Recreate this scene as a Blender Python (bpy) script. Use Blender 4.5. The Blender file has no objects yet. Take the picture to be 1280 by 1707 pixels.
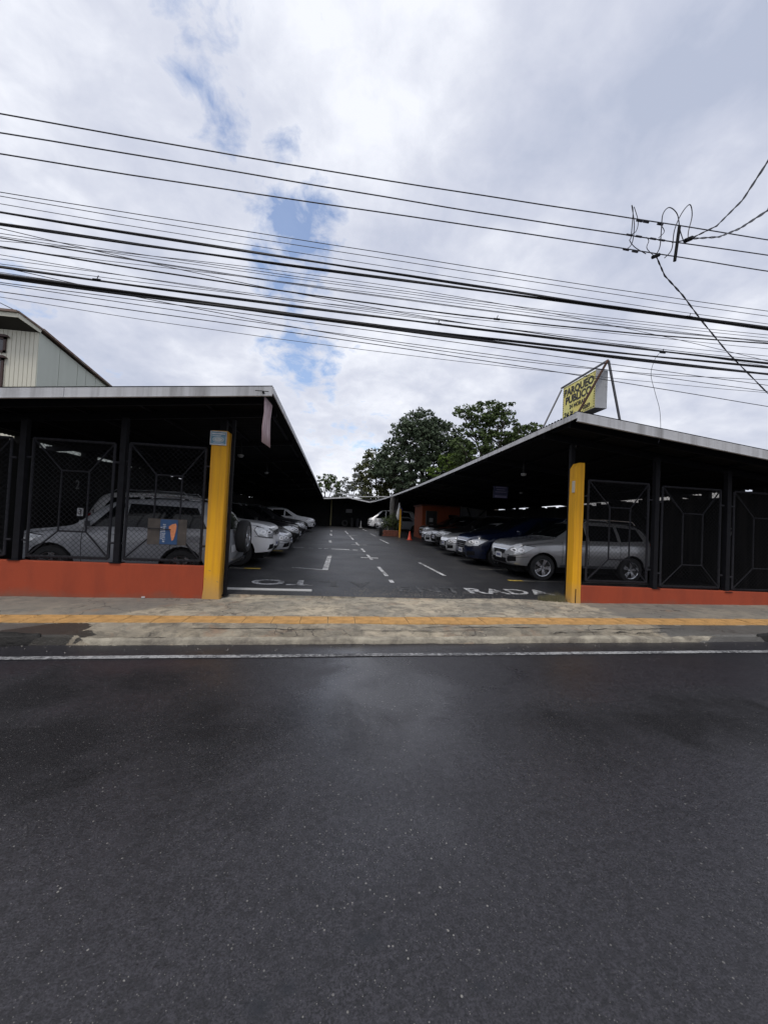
import bpy, bmesh, math, random
import numpy as np
from mathutils import Vector, Matrix, noise
random.seed(7)
S = bpy.context.scene
C = S.collection
R = math.radians

# ------------------------------------------------------------------ camera
cam_d = bpy.data.cameras.new('camera'); cam = bpy.data.objects.new('camera', cam_d); C.objects.link(cam)
S.camera = cam
cam_d.sensor_fit = 'VERTICAL'; cam_d.sensor_height = 36.0; cam_d.lens = 36.0 * 640 / 1707
cam_d.clip_start = 0.05; cam_d.clip_end = 3000
YAW, PITCH, ROLL = R(7.507), R(1.386), 0.047
fw = Vector((math.sin(YAW) * math.cos(PITCH), math.cos(YAW) * math.cos(PITCH), math.sin(PITCH)))
rt = Vector((math.cos(YAW), -math.sin(YAW), 0)); up = rt.cross(fw)
r2 = rt * math.cos(ROLL) + up * math.sin(ROLL); u2 = up * math.cos(ROLL) - rt * math.sin(ROLL)
cam.matrix_world = Matrix(((r2.x, u2.x, -fw.x, 0), (r2.y, u2.y, -fw.y, 0), (r2.z, u2.z, -fw.z, 1.6), (0, 0, 0, 1)))

# ------------------------------------------------------------------ exposure, sun, sky
S.view_settings.view_transform = 'Standard'
try: S.view_settings.look = 'None'
except Exception: pass
S.view_settings.gamma = 1; S.view_settings.exposure = 0.36; S.view_settings.use_curve_mapping = False
SUN_EL, SUN_AZ = R(62), R(205)          # azimuth clockwise from +Y
sun_d = bpy.data.lights.new('sun', 'SUN'); sun = bpy.data.objects.new('sun', sun_d); C.objects.link(sun)
sun_d.energy = 1.2; sun_d.angle = R(14); sun_d.color = (1, .95, .88)
sd = Vector((math.sin(SUN_AZ) * math.cos(SUN_EL), math.cos(SUN_AZ) * math.cos(SUN_EL), math.sin(SUN_EL)))
sun.rotation_euler = sd.to_track_quat('Z', 'Y').to_euler()
W = bpy.data.worlds.new('World'); S.world = W; W.use_nodes = True
nt = W.node_tree; nt.nodes.clear()
def N(t, **k):
    n = nt.nodes.new(t)
    for a, b in k.items(): setattr(n, a, b)
    return n
def L(a, b): nt.links.new(a, b)
def M_(op, a, b=None, c=None, clamp=False):
    n = N('ShaderNodeMath', operation=op); n.use_clamp = clamp
    for i, v in enumerate((a, b, c)):
        if v is None: continue
        if isinstance(v, (int, float)): n.inputs[i].default_value = v
        else: L(v, n.inputs[i])
    return n.outputs[0]
def MIX(f, a, b):
    n = N('ShaderNodeMix', data_type='RGBA')
    for s, v in ((n.inputs[0], f), (n.inputs[6], a), (n.inputs[7], b)):
        if isinstance(v, (int, float)): s.default_value = v
        elif isinstance(v, tuple): s.default_value = v if len(v) == 4 else (*v, 1)
        else: L(v, s)
    return n.outputs[2]
def RAMP(v, stops):
    n = N('ShaderNodeValToRGB'); e = n.color_ramp.elements
    while len(e) < len(stops): e.new(.5)
    for q, (p, c) in zip(e, stops):
        q.position = p; q.color = (c, c, c, 1) if isinstance(c, (int, float)) else (*c, 1)
    L(v, n.inputs[0]); return n.outputs[0]
sky = N('ShaderNodeTexSky', sky_type='NISHITA'); sky.sun_disc = False
sky.sun_elevation = SUN_EL; sky.sun_rotation = SUN_AZ; sky.air_density = 1.2; sky.dust_density = 1.0
tc = N('ShaderNodeTexCoord'); sp = N('ShaderNodeSeparateXYZ'); L(tc.outputs['Generated'], sp.inputs[0])
zz = M_('MAXIMUM', sp.outputs[2], 0.0); den = M_('ADD', zz, 0.34)
px_, py_ = M_('DIVIDE', sp.outputs[0], den), M_('DIVIDE', sp.outputs[1], den)
cb = N('ShaderNodeCombineXYZ'); L(px_, cb.inputs[0]); L(py_, cb.inputs[1])
def NZ(scale, det, rough, dist=0.0, off=(0, 0, 0), vec=None):
    m = N('ShaderNodeMapping'); m.inputs['Location'].default_value = off
    L(vec or cb.outputs[0], m.inputs[0])
    n = N('ShaderNodeTexNoise'); n.inputs['Scale'].default_value = scale; n.inputs['Detail'].default_value = det
    n.inputs['Roughness'].default_value = rough; n.inputs['Distortion'].default_value = dist
    L(m.outputs[0], n.inputs[0]); return n.outputs[0]
big = NZ(1.1, 4, .5, .3, (3.1, 1.7, 0)); mid = NZ(3.4, 9, .55, .25, (0, 5, 2)); fine = NZ(11.0, 8, .6, .3, (4, 0, 9))
# cloud colour: pale lavender greys to white; brighter toward the left and the horizon
v = M_('ADD', M_('ADD', M_('SUBTRACT', M_('MULTIPLY', big, .42), M_('MULTIPLY', sp.outputs[0], .035)), M_('MULTIPLY', mid, .40)), M_('MULTIPLY', fine, .18))
cl = RAMP(v, [(.34, (3.8, 4.2, 5.3)), (.43, (4.7, 5.0, 6.0)), (.50, (5.6, 5.85, 6.7)), (.59, (7.3, 7.5, 8.1))])
hz = M_('POWER', M_('SUBTRACT', 1.0, zz, None, True), 6.0)
cl = MIX(M_('MULTIPLY', hz, .45), cl, (7.6, 7.8, 8.3))
# gaps of blue: directions of each opening in the cloud, edges broken by noise
def direction(px, py):
    a, b = (px - 640) / 640, -(py - 853.5) / 640
    return (fw + r2 * a + u2 * b).normalized()
GAPS = [((0.118, 0.792, 0.599), .0)]
def gap(d, rad, soft, tall=1.0):
    dv = N('ShaderNodeVectorMath', operation='DISTANCE'); L(tc.outputs['Generated'], dv.inputs[0]); dv.inputs[1].default_value = d
    return M_('MULTIPLY', M_('SUBTRACT', rad, dv.outputs[1]), 1 / soft)
holes = None
for d, rad in [((-.093, .812, .576), .085), ((-.121, .85, .513), .05), ((-.18, .755, .63), .055), ((-.225, .69, .69), .062),
               ((-.26, .62, .74), .075), ((-.15, .72, .67), .04), ((-.09, .91, .40), .06), ((-.06, .93, .36), .05), ((-.585, .74, .33), .06), ((-.525, .81, .26), .055), ((-.45, .85, .27), .04), ((-.43, .885, .18), .04),
               ((.04, .975, .215), .03), ((.08, .975, .205), .03), ((.0, .98, .2), .022), ((.60, .79, .13), .045), ((.66, .74, .12), .04)]:
    d = Vector(d).normalized()
    g = gap(d, rad * 1.05, .075)
    holes = g if holes is None else M_('MAXIMUM', holes, g)
hn = M_('ADD', M_('MULTIPLY', M_('SUBTRACT', mid, .5), 4.2), M_('MULTIPLY', M_('SUBTRACT', fine, .5), 4.6))
hole = M_('ADD', M_('MAXIMUM', holes, -1.5), hn)
hole = RAMP(hole, [(.0, 0.0), (1.15, .85)])
nat = RAMP(M_('ADD', M_('MULTIPLY', NZ(1.3, 8, .6, .3, (9, 2, 4)), 1.0), 0), [(.66, 0.0), (.78, .5)])
hole = M_('MAXIMUM', hole, nat)
blue = N('ShaderNodeMix', data_type='RGBA', blend_type='MULTIPLY'); blue.inputs[0].default_value = 1
L(sky.outputs[0], blue.inputs[6]); blue.inputs[7].default_value = (1.25, 1.3, 1.45, 1)
L_sky = MIX(hole, cl, blue.outputs[2])
bg = N('ShaderNodeBackground'); bg.inputs[1].default_value = 0.1; L(L_sky, bg.inputs[0])
ow = N('ShaderNodeOutputWorld'); L(bg.outputs[0], ow.inputs[0])

# ------------------------------------------------------------------ materials
MATS = {}
def mat(name, col, rough=.6, metal=0.0, var=0.0, vscale=4.0, col2=None, bump=0.0, bscale=30.0, coat=0.0, spec=.5, emit=None, stretch=None, island=False):
    if name in MATS: return MATS[name]
    global nt
    m = bpy.data.materials.new(name); m.use_nodes = True; keep = nt; nt = m.node_tree
    b = nt.nodes['Principled BSDF']; b.inputs['Roughness'].default_value = rough; b.inputs['Metallic'].default_value = metal
    b.inputs['Specular IOR Level'].default_value = spec; b.inputs['Coat Weight'].default_value = coat; b.inputs['Coat Roughness'].default_value = .04
    b.inputs['Base Color'].default_value = (*col, 1)
    t = N('ShaderNodeTexCoord'); vec = t.outputs['Object']
    if stretch:
        mp = N('ShaderNodeMapping'); mp.inputs['Scale'].default_value = stretch; L(vec, mp.inputs[0]); vec = mp.outputs[0]
    if col2 is not None or var:
        c2 = col2 or tuple(x * (1 - var) for x in col)
        n = NZ(vscale, 6, .62, .3, (0, 0, 0), vec)
        f = RAMP(n, [(.35, 0.0), (.65, 1.0)])
        o = MIX(f, col, c2)
        if island:
            g = N('ShaderNodeNewGeometry'); o = MIX(M_('MULTIPLY', g.outputs['Random Per Island'], .55), o, tuple(x * .45 for x in col))
        L(o, b.inputs['Base Color'])
        L(M_('ADD', M_('MULTIPLY', n, .16), rough - .08), b.inputs['Roughness'])
    if bump:
        n2 = NZ(bscale, 4, .6, 0, (0, 0, 0), vec)
        bp = N('ShaderNodeBump'); bp.inputs['Strength'].default_value = bump; bp.inputs['Distance'].default_value = .02
        L(n2, bp.inputs['Height']); L(bp.outputs[0], b.inputs['Normal'])
    if emit:
        b.inputs['Emission Color'].default_value = (*emit[0], 1); b.inputs['Emission Strength'].default_value = emit[1]
    nt = keep; MATS[name] = m; return m

def asphalt(name, base, stones, wet=0.0, worn=None):
    global nt
    m = bpy.data.materials.new(name); m.use_nodes = True; keep = nt; nt = m.node_tree
    b = nt.nodes['Principled BSDF']; t = N('ShaderNodeTexCoord'); o = t.outputs['Object']
    g1 = NZ(120, 5, .85, 0, (0, 0, 0), o); g2 = NZ(42, 5, .75, 0, (0, 0, 0), o); pa = NZ(.55, 5, .55, .4, (4, 2, 0), o); pb = NZ(2.3, 6, .6, .3, (1, 8, 0), o)
    col = MIX(RAMP(g1, [(.43, 0.0), (.57, 1.0)]), tuple(x * .30 for x in base), tuple(x * 2.4 for x in base))
    col = MIX(M_('MULTIPLY', RAMP(pb, [(.35, 0.0), (.7, 1.0)]), .35), col, tuple(x * 1.5 for x in base))
    col = MIX(M_('MULTIPLY', RAMP(NZ(24, 5, .8, .2, (2, 2, 9), o), [(.46, 0.0), (.58, 1.0)]), .55), col, tuple(x * .28 for x in base))
    vo = N('ShaderNodeTexVoronoi'); vo.inputs['Scale'].default_value = 62; vo.inputs['Randomness'].default_value = 1; L(o, vo.inputs[0])
    rv = N('ShaderNodeSeparateColor'); L(vo.outputs['Color'], rv.inputs[0])
    st = M_('MULTIPLY', M_('LESS_THAN', vo.outputs['Distance'], M_('MULTIPLY', rv.outputs[1], .31)), M_('GREATER_THAN', rv.outputs[0], 1 - stones * 1.6))
    v2 = N('ShaderNodeTexVoronoi'); v2.inputs['Scale'].default_value = 150; L(o, v2.inputs[0]); r2_ = N('ShaderNodeSeparateColor'); L(v2.outputs['Color'], r2_.inputs[0])
    st = M_('MAXIMUM', st, M_('MULTIPLY', M_('LESS_THAN', v2.outputs['Distance'], .3), M_('GREATER_THAN', r2_.outputs[0], .93)))
    col = MIX(M_('MULTIPLY', st, M_('ADD', .1, M_('MULTIPLY', rv.outputs[2], .75))), col, (.24, .23, .21))
    if worn:
        col = MIX(M_('MULTIPLY', RAMP(NZ(1.1, 7, .65, .5, (3, 3, 3), o), [(.5, 0.0), (.72, 1.0)]), .6), col, worn)
    L(col, b.inputs['Base Color'])
    r = RAMP(pa, [(.35, .62 - wet * .20), (.66, .50 - wet * .20)])
    if wet > .9:
        s = N('ShaderNodeSeparateXYZ'); L(o, s.inputs[0]); X, Y = s.outputs[0], s.outputs[1]
        wn = M_('MULTIPLY', M_('SUBTRACT', NZ(1.3, 6, .6, .4, (7, 1, 0), o), .5), 2.2)
        def blob(cx, cy, rx, ry):
            a = M_('DIVIDE', M_('SUBTRACT', X, cx), rx); c = M_('DIVIDE', M_('SUBTRACT', Y, cy), ry)
            return M_('SUBTRACT', M_('ADD', 1.0, wn), M_('SQRT', M_('ADD', M_('MULTIPLY', a, a), M_('MULTIPLY', c, c))), None, True)
        damp = M_('MULTIPLY', blob(.55, 3.45, 1.25, 1.75), 1.6, None, True); dry = M_('MULTIPLY', M_('MAXIMUM', blob(-1.9, 3.0, 2.6, 1.15), M_('MAXIMUM', blob(3.3, 2.95, 2.6, .7), blob(-2.4, 3.7, 1.6, .7))), 1.25, None, True)
        r = M_('ADD', M_('SUBTRACT', r, M_('MULTIPLY', damp, .24)), M_('MULTIPLY', dry, .3)); spn = M_('SUBTRACT', .5, M_('MULTIPLY', dry, .33)); L(spn, b.inputs['Specular IOR Level'])
        g2_ = MIX(M_('MULTIPLY', dry, .8), col, MIX(st, MIX(RAMP(g1, [(.45, 0.0), (.6, 1.0)]), (.003, .003, .0035), (.022, .021, .022)), (.10, .095, .09)))
        spots = blob(-.16, 1.33, .055, .04)
        for q in ((-.07, 1.37, .04, .03), (.59, 1.31, .05, .035), (.21, 1.5, .09, .05)): spots = M_('MAXIMUM', spots, blob(*q))
        g2_ = MIX(M_('MULTIPLY', spots, .7), g2_, (.008, .010, .014)); nt.links.remove(b.inputs['Base Color'].links[0]); L(g2_, b.inputs['Base Color'])
    L(M_('ADD', r, M_('MULTIPLY', M_('SUBTRACT', g2, .5), .3)), b.inputs['Roughness'])
    b.inputs['Specular IOR Level'].default_value = .5 if wet > .9 else .35
    bp = N('ShaderNodeBump'); bp.inputs['Strength'].default_value = .5; bp.inputs['Distance'].default_value = .0035
    if wet > .9: L(M_('SUBTRACT', .55, M_('MULTIPLY', damp, .33)), bp.inputs['Strength'])
    hh = M_('ADD', M_('ADD', g1, M_('MULTIPLY', g2, 1.6)), M_('MULTIPLY', vo.outputs['Distance'], .5)); L(hh, bp.inputs['Height']); L(bp.outputs[0], b.inputs['Normal'])
    nt = keep; MATS[name] = m; return m

def concrete():
    global nt
    m = bpy.data.materials.new('old_concrete'); m.use_nodes = True; keep = nt; nt = m.node_tree
    b = nt.nodes['Principled BSDF']; t = N('ShaderNodeTexCoord'); o = t.outputs['Object']
    n1 = NZ(.9, 8, .65, .5, (0, 0, 0), o); n2 = NZ(5, 8, .7, .4, (4, 4, 0), o); n3 = NZ(60, 5, .7, 0, (0, 0, 0), o)
    col = MIX(RAMP(n1, [(.38, 0.0), (.6, 1.0)]), (.53, .45, .33), (.29, .265, .215))
    col = MIX(M_('MULTIPLY', RAMP(n2, [(.45, 0.0), (.60, 1.0)]), .75), col, (.13, .118, .095))
    col = MIX(M_('MULTIPLY', RAMP(n3, [(.5, 0.0), (.7, 1.0)]), .45), col, (.5, .45, .36))
    s = N('ShaderNodeSeparateXYZ'); L(o, s.inputs[0]); X, Y = s.outputs[0], s.outputs[1]
    wob = M_('MULTIPLY', M_('SUBTRACT', NZ(3.5, 6, .6, .3, (2, 0, 0), o), .5), .9)
    # soaked mossy kerb stretches at both ends, outside the driveway
    Yw = M_('ADD', Y, M_('MULTIPLY', wob, .5)); Xw = M_('ADD', X, wob)
    kl = M_('MULTIPLY', M_('LESS_THAN', Yw, 5.64), M_('MAXIMUM', M_('LESS_THAN', Xw, -2.95), M_('GREATER_THAN', Xw, 5.2)))
    col = MIX(M_('MULTIPLY', kl, .9), col, MIX(RAMP(n2, [(.45, 0.0), (.62, 1.0)]), (.009, .008, .0075), (.028, .025, .022)))
    # damp grey walk outside the driveway, paler in it
    dr = M_('MAXIMUM', M_('LESS_THAN', M_('ADD', X, M_('MULTIPLY', M_('SUBTRACT', Y, 7.2), -1.0)), -2.0), M_('GREATER_THAN', Xw, 5.1))
    col = MIX(M_('MULTIPLY', dr, .6), col, MIX(n2, (.11, .107, .10), (.24, .23, .21)))
    fr = M_('MULTIPLY', M_('LESS_THAN', Yw, 5.62), RAMP(NZ(1.6, 7, .65, .5, (1, 9, 4), o), [(.36, 1.0), (.62, .25)])); nk = M_('SUBTRACT', 1.0, kl); col = MIX(M_('MULTIPLY', M_('MULTIPLY', fr, nk), .55), col, (.12, .10, .07))
    rs_ = RAMP(NZ(2.4, 6, .6, .5, (6, 3, 1), o), [(.58, 0.0), (.70, .6)]); col = MIX(M_('MULTIPLY', rs_, nk), col, (.30, .19, .12))
    # cracks
    wv = N('ShaderNodeVectorMath', operation='ADD'); L(o, wv.inputs[0])
    nv = N('ShaderNodeTexNoise'); nv.inputs['Scale'].default_value = 2.2; nv.inputs['Detail'].default_value = 6; L(o, nv.inputs[0])
    sc = N('ShaderNodeVectorMath', operation='SCALE'); sc.inputs[3].default_value = .9; L(nv.outputs['Color'], sc.inputs[0]); L(sc.outputs[0], wv.inputs[1])
    vo = N('ShaderNodeTexVoronoi', feature='DISTANCE_TO_EDGE'); vo.inputs['Scale'].default_value = .75; L(wv.outputs[0], vo.inputs[0])
    ck = M_('MULTIPLY', M_('LESS_THAN', vo.outputs['Distance'], .006), M_('GREATER_THAN', n1, .47))
    col = MIX(M_('MULTIPLY', ck, .7), col, (.06, .052, .045))
    L(col, b.inputs['Base Color']); L(M_('SUBTRACT', .85, M_('MULTIPLY', kl, .4)), b.inputs['Roughness'])
    bp = N('ShaderNodeBump'); bp.inputs['Strength'].default_value = .8; bp.inputs['Distance'].default_value = .02
    L(M_('SUBTRACT', M_('ADD', n3, M_('MULTIPLY', n2, 1.5)), M_('MULTIPLY', ck, 1.0)), bp.inputs['Height']); L(bp.outputs[0], b.inputs['Normal'])
    nt = keep; return m

def wornpaint(name, col, under, thr=.5, scale=14, rough=.7):
    global nt
    m = bpy.data.materials.new(name); m.use_nodes = True; keep = nt; nt = m.node_tree
    b = nt.nodes['Principled BSDF']; t = N('ShaderNodeTexCoord'); o = t.outputs['Object']
    n = NZ(scale, 8, .75, .2, (0, 0, 0), o); n2 = NZ(1.4, 4, .5, 0, (5, 5, 5), o); g = NZ(240, 3, .7, 0, (0, 0, 0), o)
    f = M_('ADD', M_('MULTIPLY', n, .6), M_('ADD', M_('MULTIPLY', n2, .3), M_('MULTIPLY', g, .35)))
    L(MIX(RAMP(f, [(thr - .05, 0.0), (thr + .08, 1.0)]), under, col), b.inputs['Base Color']); b.inputs['Roughness'].default_value = rough
    bp = N('ShaderNodeBump'); bp.inputs['Strength'].default_value = .4; bp.inputs['Distance'].default_value = .006; L(g, bp.inputs['Height']); L(bp.outputs[0], b.inputs['Normal'])
    nt = keep; MATS[name] = m; return m

def stained(name, col, streak, amount=.6, sx=6.0, sz=.35, rough=.7, low=None, chips=None):
    """painted surface with vertical run-off streaks; low=(z0,z1,colour) splash dirt at its foot"""
    global nt
    m = bpy.data.materials.new(name); m.use_nodes = True; keep = nt; nt = m.node_tree
    b = nt.nodes['Principled BSDF']; t = N('ShaderNodeTexCoord'); o = t.outputs['Object']
    mp = N('ShaderNodeMapping'); mp.inputs['Scale'].default_value = (sx, sx, sz); L(o, mp.inputs[0])
    n = NZ(1.0, 7, .65, .2, (0, 0, 0), mp.outputs[0]); n2 = NZ(1.7, 6, .6, .3, (0, 0, 0), o); n3 = NZ(45, 4, .6, 0, (0, 0, 0), o)
    c = MIX(M_('MULTIPLY', RAMP(n, [(.45, 0.0), (.7, 1.0)]), amount), col, streak)
    c = MIX(M_('MULTIPLY', n2, .35), c, tuple(x * .7 for x in col))
    if chips:
        cn = NZ(13, 9, .72, .4, (3, 6, 1), o); s0 = N('ShaderNodeSeparateXYZ'); L(o, s0.inputs[0])
        lo_ = M_('MULTIPLY', M_('SUBTRACT', 1.0, M_('MULTIPLY', s0.outputs[2], 1.4), None, True), .10)
        cm = RAMP(M_('ADD', cn, lo_), [(chips, 0.0), (chips + .015, 1.0)]); c = MIX(M_('MULTIPLY', cm, .75), c, (.16, .13, .10))
    if low:
        s = N('ShaderNodeSeparateXYZ'); L(o, s.inputs[0])
        h = M_('ADD', s.outputs[2], M_('MULTIPLY', M_('SUBTRACT', n2, .5), .5))
        f = N('ShaderNodeMapRange'); f.inputs[1].default_value = low[0]; f.inputs[2].default_value = low[1]; f.inputs[3].default_value = .8; f.inputs[4].default_value = 0; L(h, f.inputs[0])
        c = MIX(f.outputs[0], c, low[2])
    L(c, b.inputs['Base Color']); b.inputs['Roughness'].default_value = rough
    bp = N('ShaderNodeBump'); bp.inputs['Strength'].default_value = .25; bp.inputs['Distance'].default_value = .01; L(n3, bp.inputs['Height']); L(bp.outputs[0], b.inputs['Normal'])
    nt = keep; MATS[name] = m; return m

m_road = asphalt('road_asphalt', (.0195, .0185, .022), .075, wet=1.0)
m_lot = asphalt('lot_asphalt', (.024, .024, .026), .05, wet=.3, worn=(.065, .062, .058))
m_conc = concrete()
m_tact = mat('tactile_yellow', (.62, .36, .13), .8, var=.35, vscale=5, bump=.5, bscale=80)
m_white = wornpaint('road_white', (.36, .36, .36), (.045, .045, .05), .62, 20)
m_white2 = wornpaint('lot_white', (.60, .60, .60), (.045, .045, .047), .60)
m_word = wornpaint('lot_white_word', (.62, .62, .62), (.05, .05, .05), .60, 8)
m_faint = wornpaint('lot_white_faded', (.42, .42, .42), (.05, .05, .052), .70, 9)
m_yline = wornpaint('bay_yellow', (.60, .42, .06), (.05, .05, .05), .56)
m_bay = wornpaint('bay_grey', (.30, .28, .24), (.05, .05, .05), .56)
m_red = stained('red_wall_paint', (.36, .058, .020), (.22, .038, .017), .75, 2.2, .5, .85, (-.02, .16, (.17, .09, .06)), chips=.73)
m_yel = stained('yellow_post_paint', (.78, .385, .002), (.48, .20, .015), .75, 12, .5, .7, (.0, .5, (.42, .26, .11)), chips=.69)
m_steel = mat('dark_steel', (.009, .009, .012), .6, 0, spec=.15, var=.4, vscale=9, bump=.15, bscale=60)
m_frame = mat('grey_pipe', (.026, .026, .032), .6, 0, spec=.2, var=.4, vscale=11, bump=.3, bscale=50)
m_wire = mat('chain_wire', (.013, .013, .015), .7, 0, spec=.15)
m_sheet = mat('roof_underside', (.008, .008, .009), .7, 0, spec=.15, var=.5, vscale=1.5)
m_fascia = stained('fascia_zinc', (.55, .55, .56), (.17, .16, .15), .8, 5, .3, .5)
m_inwall = stained('shaded_block', (.005, .005, .005), (.035, .033, .03), .85, 3.0, .22, .9)  # near-black base carries the carport's shade; the paler streaks are stains
m_dark = mat('black_matte', (.008, .008, .009), .75, spec=.15)
m_rub = mat('tyre_rubber', (.018, .018, .019), .75, bump=.3, bscale=60)
m_glass = mat('tinted_glass', (.005, .006, .007), .08, spec=.28)
m_lamp = mat('headlight_glass', (.50, .51, .52), .10, .45)
m_refl = mat('lamp_reflector', (.95, .95, .96), .22, .15)
m_tail = mat('tail_light_red', (.30, .012, .012), .15)
m_chrome = mat('chrome', (.75, .76, .78), .12, 1.0)
m_rim = mat('alloy_rim', (.55, .56, .58), .25, .9)
m_plate = mat('white_plate', (.62, .63, .65), .4, var=.3, vscale=20)
m_bpl = mat('grey_plastic', (.05, .05, .055), .5)
m_trunk = mat('bark', (.075, .062, .048), .9, var=.5, vscale=3, bump=.8, bscale=12, stretch=(1, 1, .3))

# ------------------------------------------------------------------ helpers
def link(o, parent=None, kind=None, label=None, cat=None, group=None):
    C.objects.link(o)
    if parent is not None: o.parent = parent
    if kind: o['kind'] = kind
    if label: o['label'] = label
    if cat: o['category'] = cat
    if group: o['group'] = group
    return o
def thing(name, label, cat, loc=(0, 0, 0), rz=0, group=None):
    o = bpy.data.objects.new(name, None); o.location = loc; o.rotation_euler = (0, 0, rz); o.empty_display_size = .2
    return link(o, None, None, label, cat, group)
class MB:
    def __init__(s): s.v = []; s.f = []
    def add(s, vs, fs):
        k = len(s.v); s.v += [tuple(v) for v in vs]; s.f += [tuple(i + k for i in f) for f in fs]; return s
    def box(s, c, d, rot=None):
        x, y, z = (q / 2 for q in d); vs = [Vector((a * x, b * y, e * z)) for e in (-1, 1) for b in (-1, 1) for a in (-1, 1)]
        if rot is not None: vs = [rot @ v for v in vs]
        return s.add([v + Vector(c) for v in vs], [(0, 2, 3, 1), (4, 5, 7, 6), (0, 1, 5, 4), (2, 6, 7, 3), (0, 4, 6, 2), (1, 3, 7, 5)])
    def bbox(s, x0, x1, y0, y1, z0, z1): return s.box(((x0 + x1) / 2, (y0 + y1) / 2, (z0 + z1) / 2), (x1 - x0, y1 - y0, z1 - z0))
    def tube(s, pts, r, n=8, cap=True):
        pts = [Vector(p) for p in pts]; rr = r if isinstance(r, (list, tuple)) else [r] * len(pts); vs = []
        pu = None
        for i, p in enumerate(pts):
            t = (pts[min(i + 1, len(pts) - 1)] - pts[max(i - 1, 0)])
            t = t.normalized() if t.length > 1e-9 else Vector((0, 0, 1))
            if pu is None: pu = t.orthogonal().normalized()
            u = (pu - t * pu.dot(t)); u = u.normalized() if u.length > 1e-6 else t.orthogonal().normalized(); pu = u; w = t.cross(u)
            for k in range(n):
                a = 2 * math.pi * k / n + math.pi / n; vs.append(p + (u * math.cos(a) + w * math.sin(a)) * rr[i])
        fs = [(i * n + k, i * n + (k + 1) % n, (i + 1) * n + (k + 1) % n, (i + 1) * n + k) for i in range(len(pts) - 1) for k in range(n)]
        if cap: fs += [tuple(range(n - 1, -1, -1)), tuple(range((len(pts) - 1) * n, len(pts) * n))]
        return s.add(vs, fs)
    def beam(s, a, b, w, h):
        """rectangular bar from a to b; w sideways, h upright"""
        a, b = Vector(a), Vector(b); t = (b - a).normalized(); side = t.cross(Vector((0, 0, 1)))
        side = side.normalized() if side.length > 1e-4 else Vector((1, 0, 0)); u = side.cross(t)
        vs = [p + side * (i * w / 2) + u * (j * h / 2) for p in (a, b) for i, j in ((-1, -1), (1, -1), (1, 1), (-1, 1))]
        return s.add(vs, [(3, 2, 1, 0), (4, 5, 6, 7), (0, 1, 5, 4), (1, 2, 6, 5), (2, 3, 7, 6), (3, 0, 4, 7)])
    def prism(s, poly, y0, y1):
        """poly in (x,z), extruded along y"""
        n = len(poly); vs = [(x, y0, z) for x, z in poly] + [(x, y1, z) for x, z in poly]
        return s.add(vs, [tuple(range(n)), tuple(range(2 * n - 1, n - 1, -1))] + [(i, i + n, (i + 1) % n + n, (i + 1) % n) for i in range(n)])
    def lathe(s, prof, n=24, axis='Y', c=(0, 0, 0)):
        """prof (radius, along)"""
        vs = []
        for r, h in prof:
            for k in range(n):
                a = 2 * math.pi * k / n; x, z = r * math.cos(a), r * math.sin(a)
                vs.append(Vector((x, h, z) if axis == 'Y' else (x, z, h)) + Vector(c))
        fs = [(i * n + k, (i + 1) * n + k, (i + 1) * n + (k + 1) % n, i * n + (k + 1) % n) for i in range(len(prof) - 1) for k in range(n)]
        return s.add(vs, fs)
    def build(s, name, m, parent=None, smooth=False, bevel=0, recalc=True, **kw):
        me = bpy.data.meshes.new(name); me.from_pydata(s.v, [], s.f)
        if recalc:
            bm = bmesh.new(); bm.from_mesh(me); bmesh.ops.recalc_face_normals(bm, faces=bm.faces)
            bm.to_mesh(me); bm.free()
        me.materials.append(m)
        if smooth: me.shade_smooth(); me.set_sharp_from_angle(angle=R(smooth if smooth > 1 else 40))
        o = bpy.data.objects.new(name, me); link(o, parent, **kw)
        if bevel:
            b = o.modifiers.new('bevel', 'BEVEL'); b.width = bevel; b.segments = 2; b.limit_method = 'ANGLE'
        return o
def inst(src, parent, loc, rot=(0, 0, 0), scale=(1, 1, 1), name=None):
    o = bpy.data.objects.new(name or src.name.split('.')[0], src.data); o.location = loc; o.rotation_euler = rot; o.scale = scale
    for k in src.modifiers:
        if k.type == 'BEVEL':
            b = o.modifiers.new('bevel', 'BEVEL'); b.width = k.width; b.segments = k.segments; b.limit_method = 'ANGLE'
    return link(o, parent)
def grid(xs, ys, fn):
    mb = MB(); nx = len(xs)
    mb.v = [(x, y, fn(x, y)) for y in ys for x in xs]
    mb.f = [(j * nx + i, j * nx + i + 1, (j + 1) * nx + i + 1, (j + 1) * nx + i) for j in range(len(ys) - 1) for i in range(nx - 1)]
    return mb
def text(name, s, size, loc, right, upv, m, parent, depth=.004, align='CENTER', bold=0.0, zfun=None, sx=1.0, space=1.0):
    cu = bpy.data.curves.new(name, 'FONT'); cu.body = s; cu.size = size; cu.extrude = depth; cu.align_x = align; cu.align_y = 'CENTER'; cu.offset = bold; cu.space_character = space
    cu.resolution_u = 3
    tmp = bpy.data.objects.new('t', cu); C.objects.link(tmp); dg = bpy.context.evaluated_depsgraph_get(); dg.update()
    me = bpy.data.meshes.new_from_object(tmp.evaluated_get(dg)); bpy.data.objects.remove(tmp)
    rv, uv = Vector(right).normalized(), Vector(upv).normalized(); nv = rv.cross(uv)
    M = Matrix(((rv.x * sx, uv.x, nv.x, loc[0]), (rv.y * sx, uv.y, nv.y, loc[1]), (rv.z * sx, uv.z, nv.z, loc[2]), (0, 0, 0, 1)))
    me.transform(M)
    if zfun:
        for v in me.vertices: v.co.z = zfun(v.co.x, v.co.y) + .006
    me.materials.clear(); me.materials.append(m)
    o = bpy.data.objects.new(name, me); return link(o, parent)
def interp(x, xs, ys): return float(np.interp(x, xs, ys))
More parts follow.
